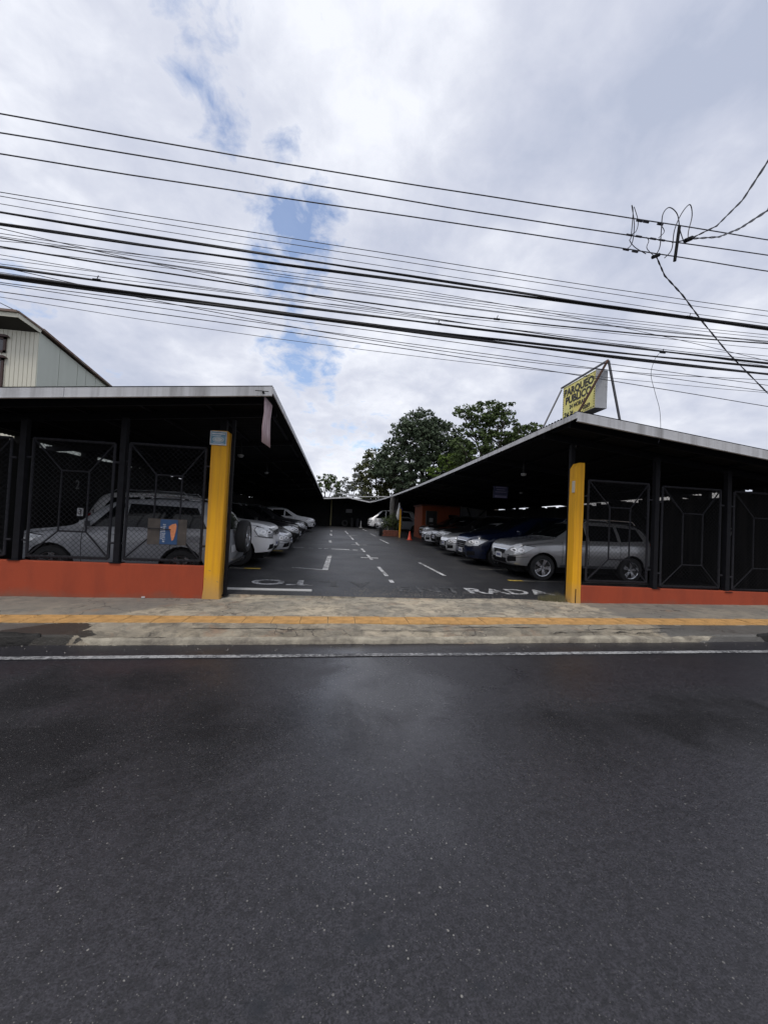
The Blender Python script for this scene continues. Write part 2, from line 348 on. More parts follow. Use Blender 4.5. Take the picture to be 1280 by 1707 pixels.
def zlot(Y): return interp(Y, [7.3, 9.5, 42, 60], [.1, .2, .8, 1.0])
def zroad(X): return .010 * (max(-40, min(40, X)) - .7)
def zwalk(X): return .09 + .008 * (max(-12, min(12, X)) - .8)

# ------------------------------------------------------------------ ground
g = MB(); g.add([(-400, -300, -1.0), (400, -300, -1.0), (400, 700, -1.0), (-400, 700, -1.0)], [(0, 1, 2, 3)])
g.build('ground', mat('earth', (.07, .075, .05), .95, var=.4, vscale=.2), kind='structure')
xs = [-70, -40, -20, -10, -5, 0, 5, 10, 20, 40, 70]
rd = grid(xs, [-9, -4, 0, 2, 4, 4.9, 5.3], lambda x, y: zroad(x) + (0 if y < 4 else -.01 * (y - 4)))
rd.build('road', m_road, kind='structure')
rs = MB().bbox(-70, 70, -9.05, -9.0, -1, -.5)
# white edge line, 4 mm above the road
ln = grid([x * .5 for x in range(-40, 41)], [4.55, 4.64], lambda x, y: zroad(x) - .004 + .002)
ln.v = [(x, y + .012 * noise.noise((x * .7, 0, 0)), z + .004) for x, y, z in ln.v]
ln.build('road_edge_line', m_white, kind='structure')
# sidewalk with ramped driveway, broken lip and kerbs
def ztop(x, y):
    base = zwalk(x); road = zroad(x) - .01
    def sm(a, b, t): t = max(0, min(1, (t - a) / (b - a))); return t * t * (3 - 2 * t)
    ramp = sm(-3.15, -2.55, x) * (1 - sm(5.25, 5.85, x))
    n = noise.noise((x * 1.3, y * 2.2, 0)) * .012 + noise.noise((x * 6, y * 9, 3)) * .005
    full = base + n * .6
    t = sm(5.0, 5.62, y)
    low = road + .028 + (base - road - .028) * t + n
    # ragged skim of concrete with a step
    edge = 5.27 + .10 * noise.noise((x * .8, 4, 0)) + .05 * noise.noise((x * 3.1, 1, 0)) + .02 * noise.noise((x * 11, 1, 0))
    if y < edge: low -= .012
    e2 = 5.06 + .05 * noise.noise((x * 1.9, 8, 0)) + .025 * noise.noise((x * 9, 5, 0))
    if y < e2: low = road + .002 - .03 * min(1, (e2 - y) / .03)
    z = full * (1 - ramp) + low * ramp
    if ramp < .99 and y < 5.09 + .02 * noise.noise((x * 4, 0, 9)):
        z = min(z, road - .05 + (z - road + .05) * ramp) if y < 5.06 else z - .02 * (1 - ramp)
    if y > 7.2: z += n * .5
    return z
ys = [5.0 + .02 * i for i in range(20)] + [5.4 + .05 * i for i in range(5)]
ysl = ys + [5.635]
xs = [-16 + .05 * i for i in range(int(34 / .05))]
xs = [x for x in xs if -6.5 < x < 10.5 or abs(x * 2 - round(x * 2)) < 1e-3]
grid(xs, ysl, ztop).build('kerb_and_ramp', m_conc, kind='structure', smooth=50)
grid(xs[::2] + [xs[-1]], [6.035, 6.15, 6.3, 6.5, 6.7, 6.9, 7.1, 7.3, 7.45, 7.55], ztop).build('sidewalk', m_conc, kind='structure', smooth=50)
swb = grid(xs[::4] + [xs[-1]], [5.63, 6.04], lambda x, y: zwalk(x) - .03); walk_bed = swb.build('tactile_bed', m_conc, kind='structure')
m_lip = mat('pale_lip_concrete', (.40, .36, .28), .9, col2=(.17, .15, .12), vscale=4.5, bump=.8, bscale=40)
m_kerb = mat('wet_kerb', (.011, .0105, .010), .6, col2=(.022, .020, .018), spec=.25, vscale=6, bump=1.0, bscale=14)
def slab(name, x0, x1, yf, yb, zf, th, m, parent=None, step=.04):
    mb = MB(); n = int((x1 - x0) / step); 
    for i in range(n + 1):
        x = x0 + (x1 - x0) * i / n; e = min(1, min(i, n - i) / 8); a, b = yf(x), yb(x); mid_ = (a + b) / 2; a, b = mid_ + (a - mid_) * (.15 + .85 * e), mid_ + (b - mid_) * (.15 + .85 * e)
        z = zf(x); j = .006 * noise.noise((x * 9, 2, 0)); mb.v += [(x, a, z - th - .06), (x, a + .004, z - .012 + j), (x, a + .018, z + j), (x, b - .01, z + .012 - j), (x, b, z - .02)]
    mb.f = [(5 * i + q, 5 * i + 5 + q, 5 * i + 6 + q, 5 * i + 1 + q) for i in range(n) for q in range(4)]
    return mb.build(name, m, parent, 50, **({} if parent else {'kind': 'structure'}))
N1 = lambda x, s, o: noise.noise((x * s, o, 0))
slab('kerb_lip', -3.0, 5.75, lambda x: 5.03 + .025 * N1(x, 2, 1) + .02 * N1(x, 9, 2) + .012 * N1(x, 30, 2), lambda x: 5.11 + .06 * N1(x, 1.1, 3) + .035 * N1(x, 5, 4), lambda x: zroad(x) + .052 + .010 * N1(x, 2.5, 5), .05, m_lip)
slab('broken_screed', .2, 2.6, lambda x: 5.36 + .05 * N1(x, 2, 11) + .03 * N1(x, 9, 12), lambda x: 5.56 + .02 * N1(x, 5, 4), lambda x: zroad(x) * .5 + zwalk(x) * .5 + .018, .03, m_conc)
slab('broken_screed', 3.1, 5.3, lambda x: 5.30 + .07 * N1(x, 1.5, 21) + .03 * N1(x, 8, 22), lambda x: 5.52 + .03 * N1(x, 5, 24), lambda x: zroad(x) * .5 + zwalk(x) * .5 + .014, .03, m_conc)
for a_, b_, yy, s1 in ((-2.8, 5.4, 5.17, 3), (.3, 2.5, 5.35, 11), (3.2, 5.2, 5.30, 21), (-1.9, .1, 5.42, 41), (1.3, 3.4, 5.49, 51), (3.9, 5.6, 5.43, 61)):
    fy_ = (lambda yy, s1: (lambda x: yy + .05 * N1(x, 1.6, s1) + .03 * N1(x, 6, s1 + 1) + .012 * N1(x, 22, s1 + 2)))(yy, s1)
    mb = MB(); n_ = int((b_ - a_) / .03)
    for i in range(n_ + 1):
        x = a_ + (b_ - a_) * i / n_; w_ = max(.001, .007 + .012 * N1(x, 4, s1 + 5)) * min(1, min(i, n_ - i) / 6 + .05); z = max(ztop(x, fy_(x) - w_), ztop(x, fy_(x) + w_)) + .005 + (.01 if s1 in (11, 21) else 0) + (.055 * 0)
        mb.v += [(x, fy_(x) - w_, z), (x, fy_(x) + w_, z)]
    mb.f = [(2 * i, 2 * i + 2, 2 * i + 3, 2 * i + 1) for i in range(n_)]
    mb.build('crack', mat('crack_dirt', (.022, .02, .017), .95), walk_bed, recalc=False)
kx = -16.0
while kx < 16:
    w_ = random.uniform(.75, 1.05)
    if kx + w_ < -3.0 or kx > 5.75:
        slab('kerb_stone', kx + .012, kx + w_ - .012, lambda x: 4.99 + .02 * N1(x, 3, 31) + .012 * N1(x, 13, 32), lambda x: 5.16 + .012 * N1(x, 7, 34), lambda x: zwalk(x) + .012 + .02 * N1(x, 3, 35), .18, m_kerb, walk_bed, .05)
    kx += w_
# tactile paving: each tile its own piece
tile = MB(); tile.bbox(-.196, .196, -.197, .197, -.02, .006)
for k in range(6): tile.bbox(-.18, .18, -.17 + k * .062, -.145 + k * .062, .006, .011)
t0 = None
for k in range(-27, 44):
    x = k * .4 - .2
    if x < -11.5 or x > 15: continue
    loc = (x, 5.835, zwalk(x) + random.uniform(-.003, .003)); rot = (random.uniform(-.008, .008), -.008 + random.uniform(-.006, .006), random.uniform(-.008, .008))
    if t0 is None: t0 = tile.build('tactile_tile', m_tact, walk_bed); t0.location = loc; t0.rotation_euler = rot
    else: inst(t0, walk_bed, loc, rot)
# parking lot surface
lot = grid([-7.0, -5, -3, -1, 1, 3, 5, 7, 9, 11.0], [7.5, 8.0, 8.5, 9.0, 9.5, 11, 14, 18, 24, 30, 36, 42, 50], lambda x, y: zlot(y))
lot = lot.build('lot_ground', m_lot, kind='structure')
MB().bbox(-7, 11, 7.49, 7.52, -.2, .108).build('lot_edge', m_conc, kind='structure')
# white painted low concrete strip left of the entrance
MB().bbox(-2.05, -.35, 7.86, 7.98, .05, .150).build('kerb_strip', wornpaint('kerb_white', (.55, .55, .53), (.08, .08, .07), .47, 20), lot, bevel=.012)

def mark(name, pts, w, m, dz=.005):
    """flat painted stroke along pts (x,y) on the lot"""
    mb = MB(); P = [Vector((x, y, 0)) for x, y in pts]; vs = []
    for i, p in enumerate(P):
        t = (P[min(i + 1, len(P) - 1)] - P[max(0, i - 1)]).normalized(); s = Vector((-t.y, t.x, 0)) * w / 2
        for q in (p - s, p + s): vs.append((q.x, q.y, zlot(q.y) + dz))
    mb.add(vs, [(2 * i, 2 * i + 1, 2 * i + 3, 2 * i + 2) for i in range(len(P) - 1)])
    return mb.build(name, m, lot)
def dash(x0, y0, x1, y1, w, m, name='painted_dash', dz=.005):
    n = max(2, int(abs(y1 - y0) / 1.5) + 2); mark(name, [(x0 + (x1 - x0) * i / (n - 1), y0 + (y1 - y0) * i / (n - 1)) for i in range(n)], w, m, dz)
# centre line dashes with crossbars
for a, b in [(8.9, 11.4), (13.0, 14.6), (15.6, 17.0), (18.6, 20.4), (22.5, 26.0), (28, 32.5)]: dash(1.45 - (a - 9) * .016, a, 1.45 - (b - 9) * .016, b, .10, m_white2)
for y, w in [(13.6, .62), (19.0, .75), (26.4, .8)]: dash(1.35 - w / 2, y, 1.35 + w / 2, y, .2, m_white2, 'painted_crossbar', .008)
for y0, y1 in [(10.06, 12.7), (20.6, 23.8), (27, 30), (34, 38)]: dash(3.05, y0, 2.95, y1, .10, m_white2)
for y0, y1 in [(19.5, 21.2), (25.5, 27.5), (30.5, 32.5)]: dash(-.06, y0, -.1, y1, .14, m_white2)
mark('painted_corner', [(-1.04, 10.75), (-.17, 10.48)], .09, m_white2); mark('painted_corner', [(-.14, 10.42), (-.04, 14.1)], .15, m_white2, .008)
for x0, x1 in [(-1.6, -1.15), (-.95, -.75), (-.55, -.4), (-.3, -.15), (0, .75), (.9, 1.1)]: dash(x0, 16.4 - x0 * .1, x1, 16.4 - x1 * .1, .2, m_white2)
# bay lines both sides
for k, y in enumerate([10.33, 12.7, 14.85, 17.1, 19.4, 21.8, 24.2]):
    dash(-6.9, y, -2.15 if k != 1 else -1.9, y, .09, m_bay, 'bay_line')
    if k in (0, 2): dash(-2.2, y, -1.8, y, .17, m_yline, 'bay_line_end', .008)
for k, y in enumerate([9.57, 11.62, 14.1, 16.8, 19.3, 22.0, 24.4]):
    dash(5.0 if k == 0 else 4.65, y, 10.9, y, .08, m_bay, 'bay_line')
    if k == 0: dash(4.62, y, 5.02, y, .16, m_yline, 'bay_line_end', .008)
# words painted on the ground: ENTRADA towards the street, ALTO for drivers leaving
def gz(x, y): return zlot(y)
for i, (ch, x) in enumerate(zip('ENTRADA', (1.60, 2.14, 2.68, 3.20, 3.68, 4.20, 4.74))):
    text('painted_letter', ch, .70, (x, 8.22, 0), (1, 0, 0), (0, 1, 0), m_faint if i < 3 else (m_white2 if i == 3 else m_word), lot, .0, zfun=gz, sx=1.02, bold=.016)
for ch, x in zip('OTLA', (-1.32, -.64, -.02, .68)):
    text('painted_letter', ch, .72, (x, 8.66, 0), (-1, 0, 0), (0, -1, 0), m_word if ch in 'OT' else m_faint, lot, .0, zfun=gz, sx=1.25 if ch != 'A' else .9, bold=.018)

# ------------------------------------------------------------------ low walls and posts on the street
def wall(name, x0, x1, ztl, ztr, label):
    mb = MB(); mb.prism([(x0, -.25), (x1, -.25), (x1, ztr), (x0, ztl)], 7.26, 7.40)
    return mb.build(name, m_red, None, False, .01, label=label, cat='low wall')
wall('low_wall', -7.3, -2.235, .655, .645, 'terracotta red low wall on the left, ending at the wider yellow post with the blue sticker')
wall('low_wall', 5.0, 11.3, .475, .415, 'terracotta red low wall on the right, starting at the narrow yellow post')
def post(x0, x1, d, z0, z1, label, cut):
    mb = MB(); P = []
    n = 14
    t = thing('yellow_post', label, 'post', ((x0 + x1) / 2, 7.24 + d / 2, z0))
    w = (x1 - x0) / 2; rings = []
    for i in range(n + 1):
        z = (z1 - z0) * i / n
        jw = w + .006 * noise.noise((z * 2.3, x0, 0)) + (.015 if i == 0 else 0)
        rings.append([(-jw, -d / 2, z), (jw + .004 * noise.noise((z * 5, 3, x0)), -d / 2, z), (jw, d / 2, z), (-jw, d / 2, z)])
    k = rings[-1]
    if cut: k[0] = (k[0][0] + .07, k[0][1], k[0][2]); k[3] = (k[3][0] + .07, k[3][1], k[3][2]); rings[-2][0] = (rings[-2][0][0], rings[-2][0][1], rings[-2][0][2] + .1); rings[-2][3] = (rings[-2][3][0], rings[-2][3][1], rings[-2][3][2] + .1)
    for r in rings: mb.v += r
    for i in range(n):
        for q in range(4): mb.f.append((i * 4 + q, i * 4 + (q + 1) % 4, i * 4 + 4 + (q + 1) % 4, i * 4 + 4 + q))
    mb.f.append((3, 2, 1, 0)); mb.f.append(tuple(n * 4 + q for q in range(4)))
    mb.build('shaft', m_yel, t, 30, .014)
    return t
pl = post(-2.235, -1.955, .26, .05, 3.10, 'thick mustard yellow post left of the entrance with a blue and white sticker', False)
st = MB().bbox(-.155, .125, -.152, -.136, 2.78, 3.03); st.build('notice_plate', mat('notice_blue', (.16, .33, .45), .4, var=.35, vscale=9), pl)
mb = MB()
for a, b, c, d in ((-.155, .125, 3.015, 3.03), (-.155, .125, 2.78, 2.80), (-.155, -.145, 2.80, 3.015), (.115, .125, 2.80, 3.015), (-.13, .10, 2.975, 2.995), (-.13, .03, 2.945, 2.955), (-.10, .08, 2.812, 2.82)): mb.bbox(a, b, -.158, -.151, c, d)
mb.build('notice_border', m_plate, pl, kind='stuff')
el = MB(); nn = 28
for r0, r1, yy in ((1.0, .82, -.156), (.70, 0.02, -.1565)):
    vs = [(-.015 + .098 * r * math.cos(2 * math.pi * k / nn), yy, 2.882 + .052 * r * math.sin(2 * math.pi * k / nn)) for r in (r0, r1) for k in range(nn)]
    el.add(vs, [(k, (k + 1) % nn, nn + (k + 1) % nn, nn + k) for k in range(nn)])
el.build('notice_oval', mat('notice_white', (.55, .60, .60), .5, var=.3, vscale=60), pl)
pr = post(4.865, 5.06, .22, .05, 2.99, 'slim mustard yellow post right of the entrance, slanted top corner, weeds at its foot', True)
MB().bbox(-.128, -.098, -.09, -.03, 2.32, 2.56).build('latch_bracket', mat('cream_paint', (.5, .46, .36), .6), pr)
MB().bbox(-.028, -.012, -.117, -.106, -.02, .36).build('slot', m_dark, pr)
# steel columns at the fence line up to the roof
def zroofL(x): return 3.60 - (-1.07 - x) * .098
def zroofR(x): return 3.62 - (x - 4.26) * .106
def column(x, y, zb, zt, label, w=.10, group='dark steel columns along the fence', rust=m_steel):
    t = thing('steel_column', label, 'column', (x, y, zb), 0, group)
    MB().bbox(-w / 2, w / 2, -w / 2, w / 2, 0, zt - zb).build('shaft', rust, t, False, .006)
    MB().bbox(-w * .9, w * .9, -w * .9, w * .9, 0, .012).build('base_plate', rust, t)
    return t
column(-3.72, 7.33, .65, zroofL(-3.72) - .12, 'dark square steel column on the left low wall, between the two fence panels nearest the yellow post')
column(-5.30, 7.33, .65, zroofL(-5.30) - .12, 'dark square steel column on the left low wall, second from the yellow post')
column(-6.95, 7.33, .65, zroofL(-6.95) - .12, 'dark square steel column at the far left end of the left low wall')
column(6.77, 7.33, .45, zroofR(6.77) - .12, 'dark square steel column on the right low wall, behind which the silver car ends')
column(8.51, 7.33, .42, zroofR(8.51) - .12, 'dark square steel column on the right low wall, second from the yellow post')
column(10.3, 7.33, .42, zroofR(10.3) - .12, 'dark square steel column at the far right end of the right low wall')
column(-1.90, 7.42, .1, 3.35, 'thin black steel gate post just right of the thick yellow post', .06)
column(5.0, 7.60, .1, zroofR(5.0) - .12, 'black steel column hidden behind the slim yellow post', .09)
column(-2.12, 7.58, .1, zroofL(-2.1) - .12, 'black steel column rising behind the thick yellow post', .12)

# fence panels: pipe frame, inner rectangle with diagonals, chain link
def panel(x0, x1, z0, z1, label, y=7.335, ri=.019):
    t = thing('fence_panel', label, 'fence panel', (x0, y, z0), 0, 'chain link fence panels on the low walls')
    w, h = x1 - x0, z1 - z0
    mb = MB(); cs = [(0, 0, 0), (w, 0, 0), (w, 0, h), (0, 0, h), (0, 0, 0)]
    for a, b in zip(cs[:-1], cs[1:]): mb.tube([a, b], .024, 8)
    mb.build('outer_frame', m_frame, t, 40)
    a, b, c, d = (w * .36, 0, h * .22), (w * .70, 0, h * .22), (w * .70, 0, h * .74), (w * .36, 0, h * .74)
    mb = MB()
    for p, q in ((a, b), (b, c), (c, d), (d, a)): mb.tube([p, q], ri * .8, 6)
    mb.build('inner_frame', m_frame, t, 40)
    for p, q in ((a, cs[0]), (b, cs[1]), (c, cs[2]), (d, cs[3])): MB().tube([p, q], ri * .75, 6).build('diagonal_brace', m_frame, t, 40)
    mb = MB(); s = .088; k = -h
    while k < w:
        for sg in (1, -1):
            # line x = k + t, z = t (or mirrored), clipped to the frame
            ta, tb = max(0, -k), min(h, w - k)
            if tb - ta > .03:
                pa, pb = (k + ta, ta), (k + tb, tb)
                if sg < 0: pa, pb = (w - pa[0], pa[1]), (w - pb[0], pb[1])
                m_ = ((pa[0] + pb[0]) / 2, (pa[1] + pb[1]) / 2)
                mb.tube([(pa[0], -.027, pa[1]), (m_[0], -.027 + .004 * random.uniform(-1, 1), m_[1]), (pb[0], -.027, pb[1])], .0031, 3, False)
        k += s
    mb.build('chain_link', m_wire, t, recalc=False, kind='stuff')
    for zc in (.27, h - .33):
        for xx, dx in ((-.09, 1), (w + .0, 1)):
            MB().tube([(xx, .0, zc), (xx + .09, 0, zc)], .02, 8).build('hinge_lug', m_frame, t, 40)
    # wrapped wire ties along the bottom rail
    mb = MB()
    for i in range(int(w / .06)):
        x = .03 + i * .06; mb.tube([(x, -.03, .02), (x + .02, -.03, -.03), (x + .03, .02, -.03)], .0045, 4, False)
    mb.build('wire_tie', m_frame, t, recalc=False, kind='stuff')
    return t
pA = panel(-3.62, -2.34, .725, 2.775, 'chain link fence panel right beside the thick yellow post, holding the blue board')
panel(-5.16, -3.87, .725, 2.75, 'chain link fence panel in front of the white car bonnet on the left')
panel(-6.75, -5.50, .725, 2.73, 'leftmost chain link fence panel, cut by the left edge of the photo')
panel(5.22, 6.60, .57, 2.65, 'chain link fence panel in front of the rear half of the silver car')
panel(6.93, 8.34, .50, 2.62, 'middle chain link fence panel on the right wall, stained wall behind it')
panel(8.68, 10.1, .47, 2.61, 'rightmost chain link fence panel, cut by the right edge of the photo')
# board wired to the panel
t = thing('advert_board', 'weathered board on the left fence with blue field, white letters and orange shape', 'board', (-2.92, 7.285, 1.0))
MB().bbox(-.31, .34, -.006, .006, 0, .46).build('panel_sheet', mat('weathered_ply', (.07, .058, .05), .8, var=.4, vscale=7), t)
MB().bbox(-.10, .19, -.012, -.007, .01, .45).build('blue_field', mat('sign_blue', (.012, .055, .15), .5, var=.25, vscale=6), t)
mb = MB(); mb.prism([(.045, .33), (.10, .37), (.16, .385), (.175, .34), (.165, .26), (.15, .17), (.13, .09), (.10, .08), (.085, .16), (.07, .25), (.05, .28)], -.017, -.013); mb.build('orange_map', mat('map_orange', (.62, .22, .09), .6, var=.3, vscale=30), t)
mb = MB(); rl = random.Random(3)
for x_, z_, z2_, w_ in ((-.035, .05, .38, .045), (-.078, .10, .32, .032)):   # two upright lines of worn, unreadable white lettering
    while z_ < z2_:
        h_ = rl.uniform(.016, .034)
        for q in range(rl.choice((1, 2, 2))): a_ = x_ + rl.uniform(-.3, .2) * w_; mb.bbox(a_ - .004, a_ + rl.uniform(.3, .6) * w_, -.0145, -.0125, z_ + q * h_ * .5, z_ + q * h_ * .5 + .006)
        mb.bbox(x_ - w_ * .4, x_ - w_ * .2, -.0142, -.0125, z_, z_ + h_ * .8); z_ += h_ + rl.uniform(.006, .014)
mb.build('lettering', m_plate, t, kind='stuff')
MB().tube([(-.36, -.02, .29), (.08, -.03, .275)], .008, 6).build('tie_rod', m_frame, t)
# grass tufts
def tuft(name, x, y, z, n, r, h, label):
    mb = MB()
    for i in range(n):
        a = random.uniform(0, 6.28); q = r * math.sqrt(random.random()); bx, by = x + q * math.cos(a) * 1.3, y + q * math.sin(a) * .5
        hh = h * random.uniform(.4, 1) * (1 - .5 * q / r); lx, ly = random.uniform(-.06, .06), random.uniform(-.04, .04); w = random.uniform(.003, .006)
        mb.add([(bx - w, by, z - .02), (bx + w, by, z - .02), (bx + lx * .5 + w * .7, by + ly * .4, z + hh * .6), (bx + lx * .5 - w * .7, by + ly * .4, z + hh * .6), (bx + lx, by + ly, z + hh)], [(0, 1, 2, 3), (3, 2, 4)])
    return mb.build(name, mat('weed_green', (.17, .155, .08), .8, var=.4, vscale=9, island=True), recalc=False, label=label, cat='weeds', kind=None)
tuft('weed_tuft', 4.66, 7.48, .10, 520, .30, .26, 'tuft of dry green weeds growing at the foot of the slim yellow post')['kind'] = 'stuff'
mb = MB()
for i in range(900):
    x, y = random.gauss(1.5, 1.0), 7.62 + abs(random.gauss(0, .38)); s = random.uniform(.004, .013)
    mb.box((x, y, zlot(y) + s * .3), (s, s * random.uniform(.6, 1.2), s * .7), Matrix.Rotation(random.uniform(0, 3), 3, Vector((random.random(), random.random(), 1)).normalized()))
for i in range(420):   # crumbs and grit along the lot edge and gutter
    if i < 200: x, y, z = random.uniform(-1.8, 4.8), random.gauss(7.6, .08), .11
    else: x, y = random.uniform(-6, 9), random.uniform(4.75, 5.08); z = zroad(x) - .008
    s = random.uniform(.003, .012); M3 = Matrix.Rotation(random.uniform(0, 3), 3, Vector((random.random(), random.random(), 1)).normalized())
    mb.box((x, y, z + s * .3), (s, s * random.uniform(.6, 1.2), s * .7), M3)
mb.build('gravel', mat('grit', (.30, .28, .25), .9, var=.5, vscale=3), kind='stuff', label='loose grit along the gutter and lot edge', recalc=False)
t = MB(); t.box((-3.2, 7.20, .085), (.05, .03, .02), Matrix.Rotation(.4, 3, 'Z')); t.build('litter', m_plate, label='small scrap of white litter lying at the foot of the left red wall', cat='litter')

# ------------------------------------------------------------------ carport roofs
Y0, Y1 = 6.42, 44.3
def roof(side):
    L_ = side < 0
    xe, xo = (-1.07, -7.25) if L_ else (4.26, 11.35)
    zf = zroofL if L_ else zroofR
    t = thing('carport_roof', ('long corrugated carport roof over the left row of cars, sloping down to the left' if L_ else 'long corrugated carport roof over the right row of cars, yellow sign on its corner'), 'carport roof', (xe, Y0, 0))
    pw = .84; n = int((Y1 - Y0) / pw) + 1; mb = MB(); ns = 56; pitch = .105
    hw = pw + .05
    vs = []
    for i in range(ns + 1):
        y = hw * i / ns; dz = .014 * math.sin(2 * math.pi * y / pitch)
        for x in (0.0, (xo - xe) * .5, xo - xe): vs.append((x, y, dz + (zf(xe + x) - zf(xe))))
    fs = [(3 * i + k, 3 * i + k + 1, 3 * i + k + 4, 3 * i + k + 3) for i in range(ns) for k in (0, 1)]
    mb.add(vs, fs); first = None
    for k in range(n):
        lift = 0
        rise = .10 * (1 - math.exp(-(k * pw) / 6)) if L_ else -.18 * math.sin(min(1, k * pw / 34) * math.pi) + .02
        loc = (0, k * pw, zf(xe) + .10 + lift + rise)
        q1 = (k + 1) * pw; nxt = .10 * (1 - math.exp(-q1 / 6)) if L_ else -.18 * math.sin(min(1, q1 / 34) * math.pi) + .02; rx = math.atan2(nxt - rise, pw)
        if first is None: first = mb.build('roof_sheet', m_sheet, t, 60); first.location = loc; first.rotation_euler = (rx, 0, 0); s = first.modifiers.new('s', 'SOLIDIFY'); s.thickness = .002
        else: inst(first, t, loc, (rx, 0, 0))
    def rise(y): 
        k = (y - Y0)
        return .10 * (1 - math.exp(-k / 6)) if L_ else -.18 * math.sin(min(1, k / 34) * math.pi) + .02
    # front fascia in lengths with a joint
    sg = -1 if L_ else 1
    cuts = [0, 3.05, 6.2] if L_ else [0, 4.35, 7.1]
    for a, b in zip(cuts[:-1], cuts[1:]):
        x0, x1 = xe + sg * (a + .004), xe + sg * (b - .004); z0, z1 = zf(x0) + .11 + rise(Y0), zf(x1) + .11 + rise(Y0)
        hgt = .155 if L_ else .175
        mb = MB(); P = [(x0 - xe, z0 - hgt), (x1 - xe, z1 - hgt), (x1 - xe, z1), (x0 - xe, z0)]
        mb.prism(P, -.06, -.045); mb.prism([(p, q + (hgt - .015 if i < 2 else 0)) for i, (p, q) in enumerate(P)], -.06, .06)
        mb.prism([(P[0][0], P[0][1] - .012), (P[1][0], P[1][1] - .012), (P[1][0], P[1][1]), (P[0][0], P[0][1])], -.07, -.02)
        mb.build('front_fascia', m_fascia, t)
    # eave fascia along the aisle
    pts = [0, .6, 1.5, 3, 5, 8, 11, 15, 20, 26, 31, Y1 - Y0]; hh = .10
    for a, b in zip(pts[:-1], pts[1:]):
        mb = MB(); xa = 0 if L_ else .0
        za, zb_ = zf(xe) + rise(Y0 + a) + .075, zf(xe) + rise(Y0 + b) + .075
        x0, x1 = (.0, .016) if L_ else (-.016, 0.0)
        mb.add([(x, y, z - d) for x in (x0, x1) for y, z in ((a - (.06 if a == 0 else 0), za), (b, zb_)) for d in (hh, 0)], [(0, 1, 3, 2), (4, 6, 7, 5), (0, 4, 5, 1), (2, 3, 7, 6), (1, 5, 7, 3), (0, 2, 6, 4)])
        mb.build('eave_fascia', m_fascia, t)
    # rafters and purlins
    y = .35
    while y < Y1 - Y0:
        za, zb_ = zf(xe) - .02 + rise(Y0 + y), zf(xo) - .02 + rise(Y0 + y)
        mb = MB(); mb.beam((sg * .12, y, za), (xo - xe, y, zb_), .06, .13); mb.build('rafter', m_steel, t); y += 3.05 if y > 1 else .9
    for d in (.25, 1.25, 2.35, 3.45, 4.55, 5.6, 6.7):
        if d > abs(xo - xe): continue
        mb = MB(); x = sg * d; prev = None
        ps = [(x, yy, zf(xe + x) + .055 + rise(Y0 + yy)) for yy in (0, 4, 8, 12, 17, 22, 28, Y1 - Y0)]
        for a, b in zip(ps[:-1], ps[1:]): mb.beam(a, b, .05, .05)
        mb.build('purlin', m_steel, t)
    return t
rL = roof(-1); rR = roof(1)
# outer side walls (daylight shows in the gap under the roof), rear wall
def side_wall(x, zt, zt2, label, th=.15):
    t = thing('block_wall', label, 'wall', (x, 7.4, 0))
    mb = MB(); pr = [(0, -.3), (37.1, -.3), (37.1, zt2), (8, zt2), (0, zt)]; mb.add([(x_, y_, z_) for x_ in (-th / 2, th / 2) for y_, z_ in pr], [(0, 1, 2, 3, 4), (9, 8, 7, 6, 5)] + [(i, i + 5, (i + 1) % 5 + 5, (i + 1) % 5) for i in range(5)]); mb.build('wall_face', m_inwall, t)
    ztf = lambda y: interp(y, [0, 8], [zt, zt2])
    # coping lumps of uneven height, so that the daylight gap is broken up
    mb = MB(); y = 0
    while y < 36.5:
        l = random.uniform(.08, .6); hh = random.choice([.0, .02, .04, .07, .12, .22, .25])
        if hh: mb.bbox(-th / 2 + .01, th / 2 - .01, y, y + l, ztf(y) - .05, ztf(y + l) + hh)
        y += l + random.uniform(0, .12)
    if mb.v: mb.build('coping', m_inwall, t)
    return t
side_wall(-7.1, 2.91, 3.07, 'dark side wall behind the left row of cars, daylight showing above it')
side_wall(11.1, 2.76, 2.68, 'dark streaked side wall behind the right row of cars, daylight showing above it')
t = thing('rear_wall', 'dark grey back wall closing the far end of the parking lot', 'wall', (2, 44.6, .8))
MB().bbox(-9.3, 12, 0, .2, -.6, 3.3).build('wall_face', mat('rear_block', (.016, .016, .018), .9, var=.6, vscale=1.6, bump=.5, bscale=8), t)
# rear canopy
t = thing('rear_canopy', 'dark rear canopy across the far end of the lot with a pale crooked gutter', 'canopy', (0, 40, 0))
P = [(-1.1, 3.66), (1.49, 3.90), (3.7, 3.53), (5.2, 3.95)]
for (a, za), (b, zb_) in zip(P[:-1], P[1:]):
    MB().beam((a, 0, za), (b, 0, zb_), .05, .13).build('gutter', m_fascia, t)
    mb = MB(); mb.add([(a, .02, za), (b, .02, zb_), (b, 5, zb_ + .1), (a, 5, za + .1), (a, .02, za + .03), (b, .02, zb_ + .03), (b, 5, zb_ + .13), (a, 5, za + .13)], [(0, 1, 2, 3), (7, 6, 5, 4), (0, 4, 5, 1), (2, 6, 7, 3)]); mb.build('roof_sheet', m_sheet, t)
for (a, za), (b, zb_) in zip([(.3, 4.55), (3.0, 4.24)], [(3.0, 4.24), (6.2, 4.42)]): MB().beam((a, 3.0, za), (b, 3.0, zb_), .06, .09).build('gutter', m_fascia, t)
MB().beam((-7.2, .5, 3.3), (-1.1, .5, 3.66), .1, .15).build('end_beam', m_steel, t); MB().beam((5.2, .5, 3.7), (11.3, .5, 3.1), .1, .15).build('end_beam', m_steel, t)
